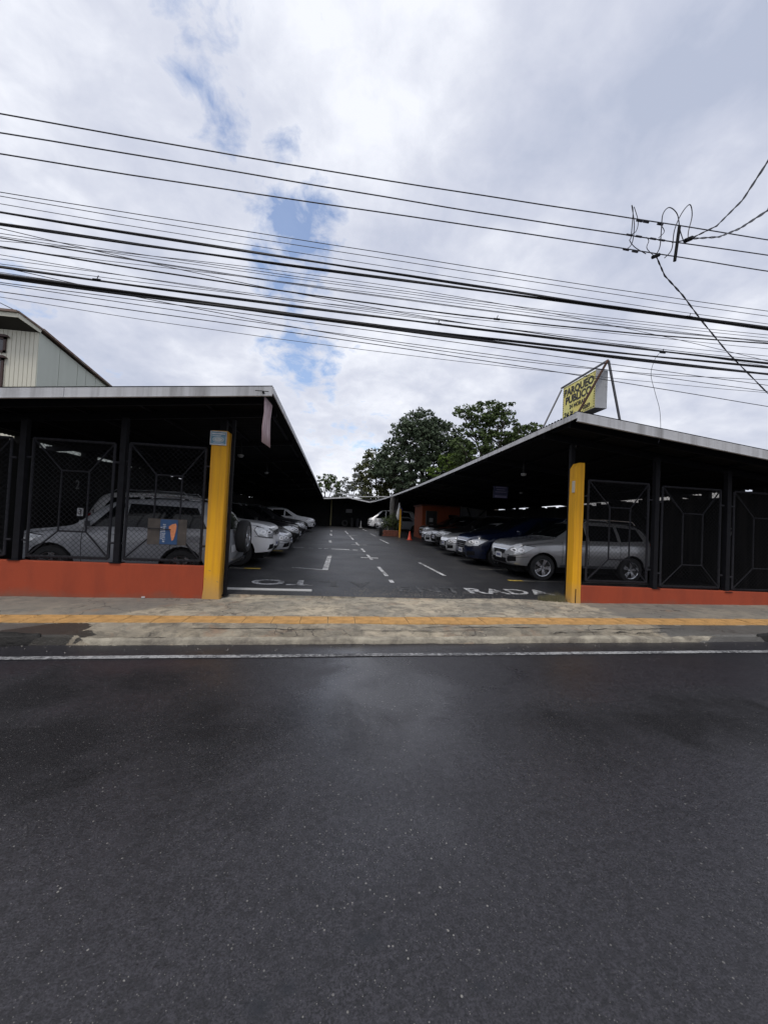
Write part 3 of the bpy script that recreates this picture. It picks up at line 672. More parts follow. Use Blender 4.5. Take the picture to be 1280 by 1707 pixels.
t = thing('yellowish_post', 'thin pale yellow post standing against the dark back wall', 'post', (-.24, 44.0, .8)); MB().bbox(-.07, .07, -.07, .07, 0, 2.9).build('shaft', mat('pale_yellow', (.34, .30, .15), .7), t)
t = thing('wall_notice', 'small pale notice board high on the dark back wall', 'notice', (1.8, 44.55, 2.4)); MB().bbox(-.35, .35, -.03, .03, 0, .42).build('board', mat('dull_white', (.25, .25, .26), .7), t)
for i, (x, c, lb) in enumerate([(2.1, (.015, .015, .016), 'tall black bin standing left of the far white van'), (2.75, (.02, .02, .024), 'second black bin beside the far white van')]):
    t = thing('rubbish_bin', lb, 'bin', (x, 42.6, zlot(42.6)), 0, 'black bins by the back wall')
    mb = MB(); mb.lathe([(.02, 0), (.24, 0), (.30, .95), (.31, .97), (.02, .97)], 14, 'Z'); mb.build('bin_body', mat('bin_black%d' % i, c, .6), t, 40)
    MB().lathe([(.02, .97), (.33, .98), (.31, 1.05), (.02, 1.12)], 14, 'Z').build('lid', m_dark, t, 40)
t = thing('spare_tyre', 'old tyre leaning on the back wall left of the black bins', 'tyre', (1.35, 43.9, zlot(43.9) + .36)); MB().lathe([(.2, -.1), (.34, -.11), (.37, -.06), (.37, .06), (.34, .11), (.2, .1), (.2, -.1)], 24).build('tyre_ring', mat('old_rubber', (.06, .06, .06), .8), t, 40)
MB().lathe([(.01, -.02), (.2, -.03), (.2, .03), (.01, .02)], 24).build('rim', m_dark, t)
t = thing('marker_post', 'short pale bollard standing between the bins and the far white van', 'bollard', (3.0, 41.3, zlot(41.3))); MB().lathe([(.01, 0), (.2, 0), (.2, .06), (.07, .08), (.05, .7), (.01, .75)], 12, 'Z').build('bollard_body', mat('dirty_white', (.33, .33, .33), .7), t, 40)

# ------------------------------------------------------------------ roof sign
t = thing('roof_sign', 'yellow PARQUEO PUBLICO box sign held by struts on the corner of the right carport roof', 'sign', (4.93, 6.82, 3.95))
m_sy = mat('sign_yellow', (.86, .82, .28), .5, var=.3, vscale=3, col2=(.84, .70, .18)); m_sw = mat('sign_box_white', (.52, .53, .55), .5, var=.2, vscale=3)
MB().bbox(0, .25, 0, 1.08, .05, .80).build('sign_box', m_sw, t, False, .006)
MB().bbox(-.006, .0, .015, 1.065, .06, .79).build('sign_face', m_sy, t)
mb = MB()
k = 0
while k < 1.02:
    for z in (.075, .765): mb.bbox(-.010, -.0065, .03 + k, .055 + k, z, z + .016)
    k += .048
k = 0
while k < .68:
    for y in (.022, 1.044): mb.bbox(-.010, -.0065, y, y + .016, .08 + k, .105 + k)
    k += .048
m_blk = mat('lettering_black', (.02, .018, .02), .6)
mb.build('dashed_border', m_blk, t, kind='stuff')
yc = .54
for s, sz, z, yy in (('PARQUEO', .215, .635, yc), ('PUBLICO', .215, .45, yc), ('24 HORAS', .118, .29, yc + .02), ('Tel: 24', .115, .155, .84), ('0269', .115, .155, .26)):
    text('lettering', s, sz, (-.009, yy, z), (0, -1, 0), (0, 0, 1), m_blk, t, .002, bold=.008 if sz > .2 else .004, sx=.98)
m_rust = mat('rusty_strut', (.05, .03, .024), .8, .2, var=.5, vscale=8, col2=(.11, .05, .03))
for a, b, r in (((.18, -.07, .96), (-.42, -.06, -.16), .022), ((.20, -.07, .96), (.56, -.04, -.40), .024), ((.19, -.07, .97), (.06, 1.25, .86), .022), ((.0, 1.15, .78), (-.62, .85, -.28), .018), ((.2, 1.25, .84), (.5, 1.3, -.45), .02), ((.12, .0, .80), (.16, -.06, .95), .012)):
    MB().tube([a, b], r, 8).build('strut', m_rust if b[0] < 0 and b[1] < 0 else mat('zinc_pipe', (.13, .13, .14), .5, .3), t, 40)
# banner hanging under the left roof corner
t = thing('hanging_banner', 'faded pinkish white banner hanging edge-on from the left roof corner', 'banner', (-1.21, 6.44, 3.57))
mb = grid([0, .1, .2, .28, .36, .42], [0, .25, .5, .75], lambda x, y: 0)
mb.v = [(.012 * math.sin(x * 5 + y * 8) + .10 * x, x * 1.15, -.02 - y * 1.0 - .02 * x) for x, y, z in mb.v]
o = mb.build('cloth', mat('banner_print', (.60, .50, .51), .8, col2=(.30, .17, .19), vscale=3, stretch=(9, 9, .8)), t, 60); s = o.modifiers.new('s', 'SOLIDIFY'); s.thickness = .006
mb = MB()
mb.tube([(0, -.10, .01), (.03, .55, .02)], .018, 8); mb.tube([(-.12, -.13, .02), (.09, -.13, .02)], .007, 6); mb.build('hanging_rod', m_dark, t)
# ceiling lamps
for i, (x, y, z, lb) in enumerate([(4.95, 9.6, 3.02, 'small pale dome lamp under the right roof above the silver car'), (7.4, 14.5, 3.0, 'small dome lamp deeper under the right roof'), (-2.37, 10, 3.08, 'bare bulb lamp hanging under the left roof right of the thick yellow post'), (-2.41, 14, 3.12, 'second bulb lamp under the left roof further in')]):
    t = thing('ceiling_lamp', lb, 'lamp', (x, y, z), 0, 'unlit lamps under the carport roofs')
    MB().lathe([(.005, -.05), (.05, -.045), (.07, -.01), (.075, .02), (.02, .03)], 16, 'Z').build('globe', mat('lamp_white', (.16, .16, .155), .4), t, 40)
    MB().lathe([(.03, .03), (.035, .09), (.005, .42)], 10, 'Z').build('lamp_holder', m_dark, t, 40)
t = thing('hanging_sign', 'dark blue hanging notice with pale lines under the right roof', 'sign', (5.86, 13, 2.62))
MB().bbox(-.27, .27, -.012, .012, 0, .42).build('board', mat('night_blue', (.02, .022, .06), .6), t)
mb = MB()
for z, w in ((.36, .2), (.28, .16), (.2, .2), (.06, .22), (.02, .22)): mb.bbox(-w, w, -.018, -.012, z, z + .03)
mb.build('lettering', mat('dull_lilac', (.13, .12, .2), .6), t, kind='stuff')
for x in (-.2, .2): MB().tube([(x, 0, .42), (x, 0, .85)], .006, 5).build('hanger', m_dark, t)
# bay numbers
t = thing('bay_number', 'small white plate with a dark 3 standing above the white bonnet', 'number plate', (-4.85, 8.0, 1.0))
t.location = (-5.03, 8.45, 1.42)
MB().bbox(-.055, .055, -.004, .004, 0, .16).build('plate', m_plate, t); text('numeral', '3', .15, (0, -.0055, .08), (1, 0, 0), (0, 0, 1), m_blk, t, .001, bold=.004)
MB().tube([(0, .012, .1), (0, .012, -1.27)], .01, 6).build('stake', m_steel, t)
t = thing('bay_number', 'pale numeral 7 painted on the dark wall behind the right fence', 'number', (11.015, 9.35, 1.75))
text('numeral', '7', .30, (0, 0, 0), (0, -1, 0), (0, 0, 1), mat('faded_white', (.22, .22, .22), .8), t, .002, bold=.006)
t = thing('bay_number', 'pale numeral 2 painted on the dark wall behind the left fence', 'number', (-7.015, 11.6, 2.2))
text('numeral', '2', .34, (0, 0, 0), (0, 1, 0), (0, 0, 1), MATS['faded_white'], t, .002, bold=.006)

# ------------------------------------------------------------------ cars
CARS = {
 'suv': dict(L=4.36, W=1.80, wb=2.63, fo=.86, r=.355, zlow=.30, win=3,
   top=[(0, .70), (.03, .84), (.10, .94), (.30, 1.02), (.8, 1.10), (1.22, 1.15), (2.02, 1.60), (2.3, 1.665), (2.8, 1.69), (3.5, 1.66), (3.95, 1.58), (4.2, 1.16), (4.33, 1.04), (4.36, .86)],
   belt=[(0, .62), (.06, .80), (.25, .95), (.8, 1.02), (1.3, 1.06), (3.9, 1.12), (4.2, 1.06), (4.36, .84)],
   low=[(0, .50), (.06, .38), (.5, .35), (3.9, .35), (4.3, .42), (4.36, .54)],
   w=[(0, .50), (.03, .66), (.10, .76), (.25, .84), (.6, .89), (1.2, .90), (3.5, .90), (4.0, .87), (4.25, .80), (4.36, .66)], cowl=1.24, wt=2.02, rend=3.85, tail=4.22, belt0=1.06, roof=1.69),
 'rav': dict(L=3.95, W=1.74, wb=2.36, fo=.74, r=.36, zlow=.32, win=2,
   top=[(0, .74), (.03, .86), (.12, .96), (.35, 1.02), (.8, 1.08), (1.08, 1.13), (1.55, 1.58), (1.85, 1.68), (2.5, 1.72), (3.4, 1.70), (3.72, 1.62), (3.86, 1.15), (3.93, 1.05), (3.95, .9)],
   belt=[(0, .64), (.06, .82), (.3, .95), (1.1, 1.04), (3.6, 1.10), (3.95, .9)],
   low=[(0, .48), (.06, .36), (.5, .30), (3.5, .30), (3.9, .38), (3.95, .5)],
   w=[(0, .5), (.03, .66), (.12, .78), (.3, .85), (.6, .87), (3.4, .87), (3.8, .82), (3.95, .74)], cowl=1.08, wt=1.6, rend=3.6, tail=3.9, belt0=1.06, roof=1.72),
 'prado': dict(L=4.75, W=1.88, wb=2.79, fo=.88, r=.385, zlow=.36, win=3,
   top=[(0, .86), (.03, 1.0), (.10, 1.10), (.35, 1.17), (.9, 1.22), (1.35, 1.26), (2.0, 1.74), (2.3, 1.83), (3.0, 1.86), (4.1, 1.83), (4.45, 1.74), (4.65, 1.2), (4.75, 1.0)],
   belt=[(0, .78), (.06, .98), (.3, 1.10), (1.3, 1.18), (4.4, 1.22), (4.75, 1.0)],
   low=[(0, .50), (.06, .38), (.5, .34), (4.2, .36), (4.7, .42), (4.75, .55)],
   w=[(0, .60), (.03, .74), (.10, .83), (.28, .90), (.6, .94), (4.2, .94), (4.6, .88), (4.75, .78)], cowl=1.35, wt=2.05, rend=4.2, tail=4.62, belt0=1.19, roof=1.86),
 'sedan': dict(L=4.6, W=1.78, wb=2.68, fo=.92, r=.325, zlow=.22, win=2,
   top=[(0, .58), (.03, .70), (.12, .78), (.4, .85), (1.0, .94), (1.4, .98), (2.15, 1.38), (2.5, 1.45), (3.0, 1.45), (3.5, 1.36), (4.05, 1.08), (4.5, 1.05), (4.6, .88)],
   belt=[(0, .50), (.06, .64), (.3, .75), (1.3, .90), (3.6, .98), (4.5, .96), (4.6, .84)],
   low=[(0, .32), (.06, .22), (.5, .19), (4.1, .20), (4.55, .28), (4.6, .42)],
   w=[(0, .42), (.03, .60), (.10, .72), (.28, .82), (.6, .87), (1.2, .89), (3.6, .89), (4.3, .84), (4.6, .68)], cowl=1.38, wt=2.2, rend=3.4, tail=4.0, belt0=.93, roof=1.45),
 'minivan': dict(L=5.1, W=2.0, wb=3.0, fo=.98, r=.355, zlow=.24, win=3,
   top=[(0, .70), (.03, .86), (.12, .97), (.4, 1.05), (.9, 1.13), (1.2, 1.18), (2.2, 1.66), (2.6, 1.73), (3.4, 1.75), (4.5, 1.70), (4.8, 1.6), (5.0, 1.15), (5.1, .9)],
   belt=[(0, .62), (.06, .80), (.3, .93), (1.2, 1.04), (4.7, 1.10), (5.1, .88)],
   low=[(0, .34), (.06, .25), (.5, .21), (4.6, .22), (5.05, .32), (5.1, .45)],
   w=[(0, .52), (.03, .68), (.10, .80), (.3, .91), (.6, .97), (1.2, 1.0), (4.4, 1.0), (4.9, .92), (5.1, .8)], cowl=1.2, wt=2.3, rend=4.5, tail=4.95, belt0=1.06, roof=1.75),
 'van': dict(L=4.9, W=1.80, wb=2.57, fo=.95, r=.33, zlow=.26, win=3,
   top=[(0, .72), (.04, .98), (.15, 1.10), (.35, 1.18), (1.25, 1.86), (1.6, 1.98), (2.4, 2.05), (4.4, 2.04), (4.75, 1.95), (4.86, 1.2), (4.9, .9)],
   belt=[(0, .64), (.06, .90), (.25, 1.02), (.6, 1.06), (4.7, 1.12), (4.9, .88)],
   low=[(0, .40), (.06, .30), (.5, .26), (4.5, .27), (4.85, .35), (4.9, .5)],
   w=[(0, .56), (.03, .70), (.10, .80), (.3, .87), (.6, .9), (4.5, .9), (4.8, .86), (4.9, .8)], cowl=.35, wt=1.25, rend=4.3, tail=4.8, belt0=1.08, roof=2.05),
}
def section(k, u):
    def sm(t, d=.05):
        xs, ys = zip(*t); return sum(np.interp(u + o * d, xs, ys) for o in (-1, -.5, 0, .5, 1)) / 5
    e = min(1, min(u, k['L'] - u) / .12)
    d = .012 + .06 * max(0, e)
    zt, zb, zl, w = sm(k['top'], d), sm(k['belt'], d), sm(k['low'], .02), sm(k['w'], .02 + .03 * e)
    zb = min(zb, zt - .02); h = zt - zb; hf = min(1, h / .55)
    wr = w * (.93 - .25 * hf)
    P = [(0, zl), (w * .80, zl), (w * .93, zl + .03), (w * .975, zl + .22 * (zb - zl)), (w * .995, zl + .45 * (zb - zl)), (w, zl + .66 * (zb - zl)), (w * .99, zl + .84 * (zb - zl)), (w * .965, zb - .035 * (zb - zl)), (w * .935, zb + .004)]
    y0 = w * .93
    for t in (.3, .6, .85): P.append((y0 + (wr - y0) * (t ** 1.25), zb + .006 + (h * .92 - .006) * t))
    P += [(wr * .955, zb + h * .92), (wr * .82, zt - h * .02 - .004), (wr * .45, zt - .002), (0, zt + .006)]
    return P
def car_body(k):
    Lc = k['L']; us = sorted(set([0, .008, .025, .05, .08, .12, .17, .24] + [round(.32 + i * (Lc - .6) / 40, 3) for i in range(41)] + [Lc - .2, Lc - .13, Lc - .08, Lc - .04, Lc - .012, Lc]))
    bm = bmesh.new(); rings = []
    for u in us:
        P = section(k, u); ring = [bm.verts.new((Lc / 2 - u, y, z)) for y, z in P] + [bm.verts.new((Lc / 2 - u, -y, z)) for y, z in P[-2:0:-1]]
        rings.append(ring)
    n = len(rings[0])
    for a, b in zip(rings[:-1], rings[1:]):
        for i in range(n): bm.faces.new((a[i], a[(i + 1) % n], b[(i + 1) % n], b[i]))
    bm.faces.new(rings[0][::-1]); bm.faces.new(rings[-1])
    bmesh.ops.recalc_face_normals(bm, faces=bm.faces)
    # wheel arches: cut a circle in the flanks and the sill and open it
    for ax in (k['fo'], k['fo'] + k['wb']):
        cx, cz, rad = Lc / 2 - ax, k['r'] - .005, k['r'] * 1.19; seg = 18
        for i in range(seg):
            a = 2 * math.pi * i / seg; no = Vector((math.cos(a), 0, math.sin(a)))
            ge = [f for f in bm.faces if abs(f.calc_center_median().x - cx) < rad + .3 and f.calc_center_median().z < cz + rad + .15]
            es = set(); vs = set()
            for f in ge: es.update(f.edges); vs.update(f.verts)
            bmesh.ops.bisect_plane(bm, geom=ge + list(es) + list(vs), plane_co=Vector((cx, 0, cz)) + no * rad * math.cos(math.pi / seg), plane_no=no)
        dl = [f for f in bm.faces if ((f.calc_center_median().x - cx) ** 2 + (f.calc_center_median().z - cz) ** 2) < (rad * .985) ** 2 and abs(f.calc_center_median().y) > k['W'] * .26]
        bmesh.ops.delete(bm, geom=dl, context='FACES')
    return bm
def patch(bm, k, poly, mode, off, name, m, parent, cond=None, thick=0):
    """part that follows the body skin inside a convex outline. mode 'side+'/'side-': poly (u,z); 'front'/'back': (y,z); 'top': (u,y)"""
    b = bm.copy(); Lc = k['L']
    if mode.startswith('side'): pts = [Vector((Lc / 2 - u, 0, z)) for u, z in poly]; ax = Vector((0, 1, 0))
    elif mode in ('front', 'back'): pts = [Vector((0, y, z)) for y, z in poly]; ax = Vector((1, 0, 0))
    else: pts = [Vector((Lc / 2 - u, y, 0)) for u, y in poly]; ax = Vector((0, 0, 1))
    def pre(f):
        c, n = f.calc_center_median(), f.normal
        if mode == 'side+': return c.y > .05 and n.y > .12
        if mode == 'side-': return c.y < -.05 and n.y < -.12
        if mode == 'front': return c.x > Lc / 2 - .75 and n.x > .15
        if mode == 'back': return c.x < -Lc / 2 + .9 and n.x < -.15
        return n.z > .15
    bmesh.ops.delete(b, geom=[f for f in b.faces if not pre(f) or (cond and not cond(f.calc_center_median(), f.normal))], context='FACES')
    c0 = sum(pts, Vector()) / len(pts)
    for p, q in zip(pts, pts[1:] + pts[:1]):
        no = (q - p).cross(ax)
        if no.length < 1e-6: continue
        no.normalize()
        if no.dot(c0 - p) > 0: no = -no
        bmesh.ops.bisect_plane(b, geom=list(b.verts) + list(b.edges) + list(b.faces), plane_co=p, plane_no=no, clear_outer=True)
    if not b.faces: b.free(); return None
    b.normal_update()
    for v in b.verts: v.co += v.normal * off
    if thick:
        r = bmesh.ops.extrude_face_region(b, geom=list(b.faces)); vs = [e for e in r['geom'] if isinstance(e, bmesh.types.BMVert)]
        b.normal_update()
        for v in vs: v.co += v.normal * thick
        bmesh.ops.recalc_face_normals(b, faces=b.faces)
    me = bpy.data.meshes.new(name); b.to_mesh(me); b.free(); me.materials.append(m); me.shade_smooth(); me.set_sharp_from_angle(angle=R(45))
    return link(bpy.data.objects.new(name, me), parent)
WH = {}
def wheel_meshes(r, spokes, style):
    key = (r, spokes, style)
    if key in WH: return WH[key]
    w = .105; rr = r * .66
    ty = MB(); ty.lathe([(rr * .98, -w * .8), (rr * 1.06, -w), (r * .93, -w), (r * .985, -w * .72), (r, -w * .3), (r, w * .3), (r * .985, w * .72), (r * .93, w), (rr * 1.06, w), (rr * .98, w * .8)], 36)
    o = ty.build('wheel', m_rub, None, 35); tm = o.data; bpy.data.objects.remove(o)
    mb = MB(); mb.lathe([(rr * 1.0, -w * .95), (rr * .93, -w * .9), (rr * .9, -w * .3), (rr * .9, w * .6)], 30)
    mb.lathe([(.005, -w * .80), (rr * .20, -w * .80), (rr * .24, -w * .68), (rr * .24, -w * .2)], 16)
    for i in range(spokes):
        a = 2 * math.pi * i / spokes
        for da in ((-.09, .09) if style == 'twin' else (0,)):
            w0, w1 = (.038, .030) if style == 'twin' else (rr * .20, rr * .13)
            if style == 'star': w0, w1 = rr * .12, rr * .23
            ca, sa = math.cos(a + da), math.sin(a + da); px, pz = -sa, ca; vs = []
            for q, hw, yy in ((rr * .12, w0, -w * .72), (rr * .55, (w0 + w1) / 2, -w * .80), (rr * .95, w1, -w * .82)):
                for s_, d in ((-1, 0), (1, 0), (1, .02), (-1, .02)): vs.append((q * ca + px * hw * s_, yy + d, q * sa + pz * hw * s_))
            mb.add(vs, [(j * 4 + c, j * 4 + (c + 1) % 4, j * 4 + 4 + (c + 1) % 4, j * 4 + 4 + c) for j in (0, 1) for c in range(4)])
    o = mb.build('rim', m_rim, None, 35); rm = o.data; bpy.data.objects.remove(o)
    mb = MB(); mb.lathe([(.005, w * .0), (rr * .9, w * .0)], 24); mb.lathe([(.01, -w * .1), (rr * .62, -w * .1), (rr * .62, 0)], 24)
    o = mb.build('brake_disc', mat('brake_grey', (.09, .085, .08), .5, .6), None, 35); bmh = o.data; bpy.data.objects.remove(o)
    WH[key] = (tm, rm, bmh); return WH[key]
def paint(name, col, metal=.0, rough=.3):
    return mat('paint_' + name, col, rough, metal, coat=.8)
def car(kind, label, cat, loc, face, col, group, name='parked_car', spokes=5, style='star', rear='plain', rim_dark=False, grille='open', lamp=None, tint=None, detail=2, wheel_r=None, seams=True):
    """face +1: nose toward +X, -1: nose toward -X"""
    k = CARS[kind]; Lc = k['L']; hw = k['W'] / 2
    t = thing(name, label, cat, loc, 0 if face > 0 else math.pi, group)
    t.rotation_euler = (.012 if face > 0 else -.012, 0, 0 if face > 0 else math.pi)
    bm = car_body(k)
    me = bpy.data.meshes.new('body'); bm.to_mesh(me); me.materials.append(col); me.shade_smooth(); me.set_sharp_from_angle(angle=R(38)); link(bpy.data.objects.new('body', me), t)
    # underbody, arch liners, wheels
    ub = MB(); ub.bbox(-Lc / 2 + .25, Lc / 2 - .25, -hw * .62, hw * .62, .2, .5); ub.build('underbody', m_dark, t)
    tm, rm, dm = wheel_meshes(k['r'], spokes, style)
    for ax in (k['fo'], k['fo'] + k['wb']):
        cx = Lc / 2 - ax
        for sgn in (1, -1):
            li = MB(); rad = k['r'] * 1.185; vs = []; n = 16
            for i in range(n + 1):
                a = math.pi * (-.08 + 1.16 * i / n)
                for y in (hw * .975, hw * .55): vs.append((cx + rad * math.cos(a), sgn * y, k['r'] + rad * math.sin(a)))
            li.add(vs, [(2 * i, 2 * i + 1, 2 * i + 3, 2 * i + 2) for i in range(n)])
            li.add([(v[0], v[1], v[2]) for v in vs[1::2]], [tuple(range(n + 1))]); li.build('arch_liner', m_dark, t)
            wo = bpy.data.objects.new('wheel', tm); wo.location = (cx, sgn * (hw - .135), k['r']); wo.rotation_euler = (0, random.uniform(0, 6), 0 if sgn < 0 else math.pi); link(wo, t)
            link(bpy.data.objects.new('rim', rm), wo)
            if detail > 1: link(bpy.data.objects.new('brake_disc', dm), wo)
    gl = tint or m_glass; zb, zr = k['belt0'], k['roof']
    wtr = k['wt']; cw = k['cowl']; rake = (wtr - cw) / max(.1, zr - .08 - zb)
    u1 = cw + rake * .12 + .16; ut1 = wtr + .16; mid1 = k['L'] * (.50 if kind != 'van' else .36); re = k['rend']; ta = k['tail']
    zt_ = zr - .135
    wins = [[(u1 + .05, zb + .045), (mid1 - .045, zb + .06), (mid1 - .045, zt_), (ut1 + .02, zt_ - .02)]]
    if k['win'] == 3:
        m2 = mid1 + (re - mid1) * .56
        wins += [[(mid1 + .045, zb + .065), (m2 - .04, zb + .075), (m2 - .08, zt_ - .01), (mid1 + .045, zt_)], [(m2 + .06, zb + .08), (ta - .34, zb + .12), (re - .10, zt_ - .06), (m2 + .02, zt_ - .015)]]
    else:
        wins += [[(mid1 + .045, zb + .065), (re + .02 if kind != 'rav' else re - .06, zb + .085), (re - .30, zt_ - .03), (mid1 + .045, zt_)]]
    for sgn in ('side+', 'side-'):
        for p in wins:
            patch(bm, k, p, sgn, .004, 'side_window', gl, t)
        if seams:
            for uu in (k['fo'] + k['r'] * 1.19 + .12, mid1, min(mid1 + .95, k['fo'] + k['wb'] - k['r'] * .6)):
                patch(bm, k, [(uu - .006, k['low'][2][1] + .12), (uu + .006, k['low'][2][1] + .12), (uu + .006, zb + .01), (uu - .006, zb + .01)], sgn, .0015, 'door_seam', m_dark, t)
            patch(bm, k, [(k['fo'] + .5, k['low'][2][1] + .03), (k['fo'] + k['wb'] - .5, k['low'][2][1] + .03), (k['fo'] + k['wb'] - .5, k['low'][2][1] + .10), (k['fo'] + .5, k['low'][2][1] + .10)], sgn, .008, 'sill_trim', m_bpl, t)
        # handles and mirror
        ys = 1 if sgn == 'side+' else -1
        for uu in (mid1 - .2, min(mid1 + .78, k['fo'] + k['wb'] - .55)):
            MB().box((Lc / 2 - uu, ys * (hw * .985), zb - .085), (.17, .03, .025)).build('door_handle', col, t, False, .006)
        mb = MB(); mx = Lc / 2 - (u1 + .02); my = ys * (hw + .075)
        mb.tube([(mx, ys * hw * .90, zb + .04), (mx, my - ys * .03, zb + .07)], .025, 6)
        mb.box((mx - .01, my, zb + .10), (.09, .20, .14)); mo = mb.build('door_mirror', col, t, False, .025)
        MB().box((mx - .058, my, zb + .10), (.004, .16, .11)).build('mirror_glass', m_chrome, mo)
    rw = hw * .62
    patch(bm, k, [(cw + .06, -hw * .80), (cw + .06, hw * .80), (wtr - .05, rw * .88), (wtr - .05, -rw * .88)], 'top', .004, 'windshield', gl, t, lambda c, n: n.x > .1 and c.z > zb - .05)
    zbk = zb + (.08 if kind != 'sedan' else .12)
    if kind == 'sedan': patch(bm, k, [(re + .06, -rw * .9), (re + .06, rw * .9), (ta - .02, hw * .72), (ta - .02, -hw * .72)], 'top', .004, 'rear_window', gl, t, lambda c, n: n.x < -.1)
    else: patch(bm, k, [(-hw * .68, zbk), (hw * .68, zbk), (rw * .88, zr - .16), (-rw * .88, zr - .16)], 'back', .004, 'rear_window', gl, t)
    # nose
    lm = lamp or m_lamp
    zn = k['belt'][1][1] + .01; zn2 = k['belt'][2][1]; zl = k['low'][2][1]
    hl = [(.02, zn - .17), (.30, zn - .10), (.62, zn2 - .05), (.34, zn2 - .015), (.03, zn - .035)]
    if kind == 'prado': hl = [(.02, zn - .20), (.34, zn - .17), (.46, zn2 - .13), (.40, zn2 - .03), (.03, zn + .0)]
    if kind == 'van': hl = [(.02, zn - .30), (.2, zn - .26), (.36, zn - .0), (.06, zn - .02)]
    cu_, cz_ = sum(p[0] for p in hl) / 5 if len(hl) == 5 else sum(p[0] for p in hl) / 4, sum(p[1] for p in hl) / len(hl)
    hb = [(cu_ + (u - cu_) * 1.05, cz_ + (z - cz_) * 1.13) for u, z in hl]
    for sgn, ys in (('side+', 1), ('side-', -1)):
        patch(bm, k, hb, sgn, .004, 'headlight_rim', m_dark, t, lambda c, n, ys=ys: c.y * ys > hw * .42)
        patch(bm, k, hl, sgn, .006, 'headlight', lm, t, lambda c, n, ys=ys: c.y * ys > hw * .42)
        for du, rr_ in ((-.02, .062), (-.16, .048)):
            oc = [(cu_ + du + rr_ * 1.25 * math.cos(q * math.pi / 5), cz_ + .006 + rr_ * math.sin(q * math.pi / 5)) for q in range(10)]
            patch(bm, k, oc, sgn, .010, 'reflector', m_refl, t, lambda c, n, ys=ys: c.y * ys > hw * .42)
            patch(bm, k, [(cu_ + du + (a - cu_ - du) * .45, cz_ + (b - cz_) * .45) for a, b in oc], sgn, .013, 'bulb', m_dark if du < -.1 else m_lamp, t, lambda c, n, ys=ys: c.y * ys > hw * .42)
    for ys in (1, -1):
        patch(bm, k, [(ys * hw * .42, zn - .15), (ys * hw * .9, zn - .13), (ys * hw * .9, zn2 - .03), (ys * hw * .46, zn - .02)], 'front', .005, 'headlight', lm, t, lambda c, n: n.x > .35)
        fy = ys * hw * .70
        sd = 'side+' if ys > 0 else 'side-'
        patch(bm, k, [(-.02, zn - .235), (k['fo'] - k['r'] * 1.15, zn - .18), (k['fo'] - k['r'] * 1.15, zn - .172), (-.02, zn - .225)], sd, .0015, 'bumper_seam', m_dark, t)
        patch(bm, k, [(.3, zn2 - .02), (cw - .1, zb - .005), (cw - .1, zb + .003), (.3, zn2 - .012)], sd, .0015, 'bonnet_seam', m_dark, t)
        patch(bm, k, [(fy - .13, zl + .12), (fy + .13, zl + .15), (fy + .14, zl + .28), (fy - .11, zl + .26)], 'front', .004, 'fog_light_recess', m_dark, t)
        MB().lathe([(.004, .0), (.045, .0), (.05, -.03)], 14, 'Y').build('fog_light', m_lamp, t)
        f = t.children[-1] if t.children else None
        fo_ = [o for o in C.objects if o.parent is t and o.name.startswith('fog_light') and 'recess' not in o.name][-1]
        fo_.rotation_euler = (0, 0, -math.pi / 2); fo_.location = (Lc / 2 - .075, fy * .92, zl + .20)
    gw = hw * .42; gz0, gz1 = zn - .15, zn - .035
    if grille == 'big': gw, gz0, gz1 = hw * .42, zn - .30, zn - .01
    if grille == 'hex': gw, gz0, gz1 = hw * .50, zl + .20, zn - .04
    patch(bm, k, [(-gw, gz1), (gw, gz1), (gw * .82, gz0), (-gw * .82, gz0)], 'front', .003, 'grille', m_dark, t)
    nb = 4 if grille != 'open' else 0
    for i in range(nb):
        z = gz0 + (gz1 - gz0) * (i + .6) / (nb + .2)
        if grille == 'bars':
            pass
        patch(bm, k, [(-gw * .93, z - .009), (gw * .93, z - .009), (gw * .93, z + .009), (-gw * .93, z + .009)], 'front', .010, 'grille_bar', m_chrome, t)
    if grille == 'bars':
        for i in range(-5, 6):
            y = i * gw / 6; patch(bm, k, [(y - .012, gz0 - .02), (y + .012, gz0 - .02), (y + .012, gz1), (y - .012, gz1)], 'front', .014, 'grille_bar', m_chrome, t)
    patch(bm, k, [(-gw * 1.15, gz1 + .0), (gw * 1.15, gz1 + .0), (gw * 1.15, gz1 + .022), (-gw * 1.15, gz1 + .022)], 'front', .009, 'chrome_trim', m_chrome, t)
    patch(bm, k, [(-hw * .44, zl + .07), (hw * .44, zl + .07), (hw * .50, zl + .20), (-hw * .50, zl + .20)], 'front', .003, 'air_intake', m_dark, t)
    patch(bm, k, [(-hw * .85, zl - .05), (hw * .85, zl - .05), (hw * .85, zl + .06), (-hw * .85, zl + .06)], 'front', .010, 'bumper_lip', m_bpl, t)
    # emblem ring
    em = MB(); n = 20; vs = []
    for rr_ in (1, .72):
        for i in range(n): a = 2 * math.pi * i / n; vs.append((0, .075 * rr_ * math.cos(a), .042 * rr_ * math.sin(a)))
    em.add(vs, [(i, (i + 1) % n, n + (i + 1) % n, n + i) for i in range(n)])
    e = em.build('emblem', m_chrome, t); e.location = (Lc / 2 + .022, 0, (gz0 + gz1) / 2 + .02); sm = e.modifiers.new('s', 'SOLIDIFY'); sm.thickness = .008
    e = MB().bbox(-.006, .006, -.17, .17, -.075, .075).build('license_plate', m_plate, t); e.location = (Lc / 2 + .016, 0, zl + .26 if grille != 'hex' else zl + .33); pl_ = e
    mb = MB()
    for i in range(6): mb.bbox(.007, .009, -.13 + i * .045, -.10 + i * .045, -.035, .03)
    mb.build('plate_print', mat('plate_ink', (.05, .06, .16), .6), pl_, kind='stuff')
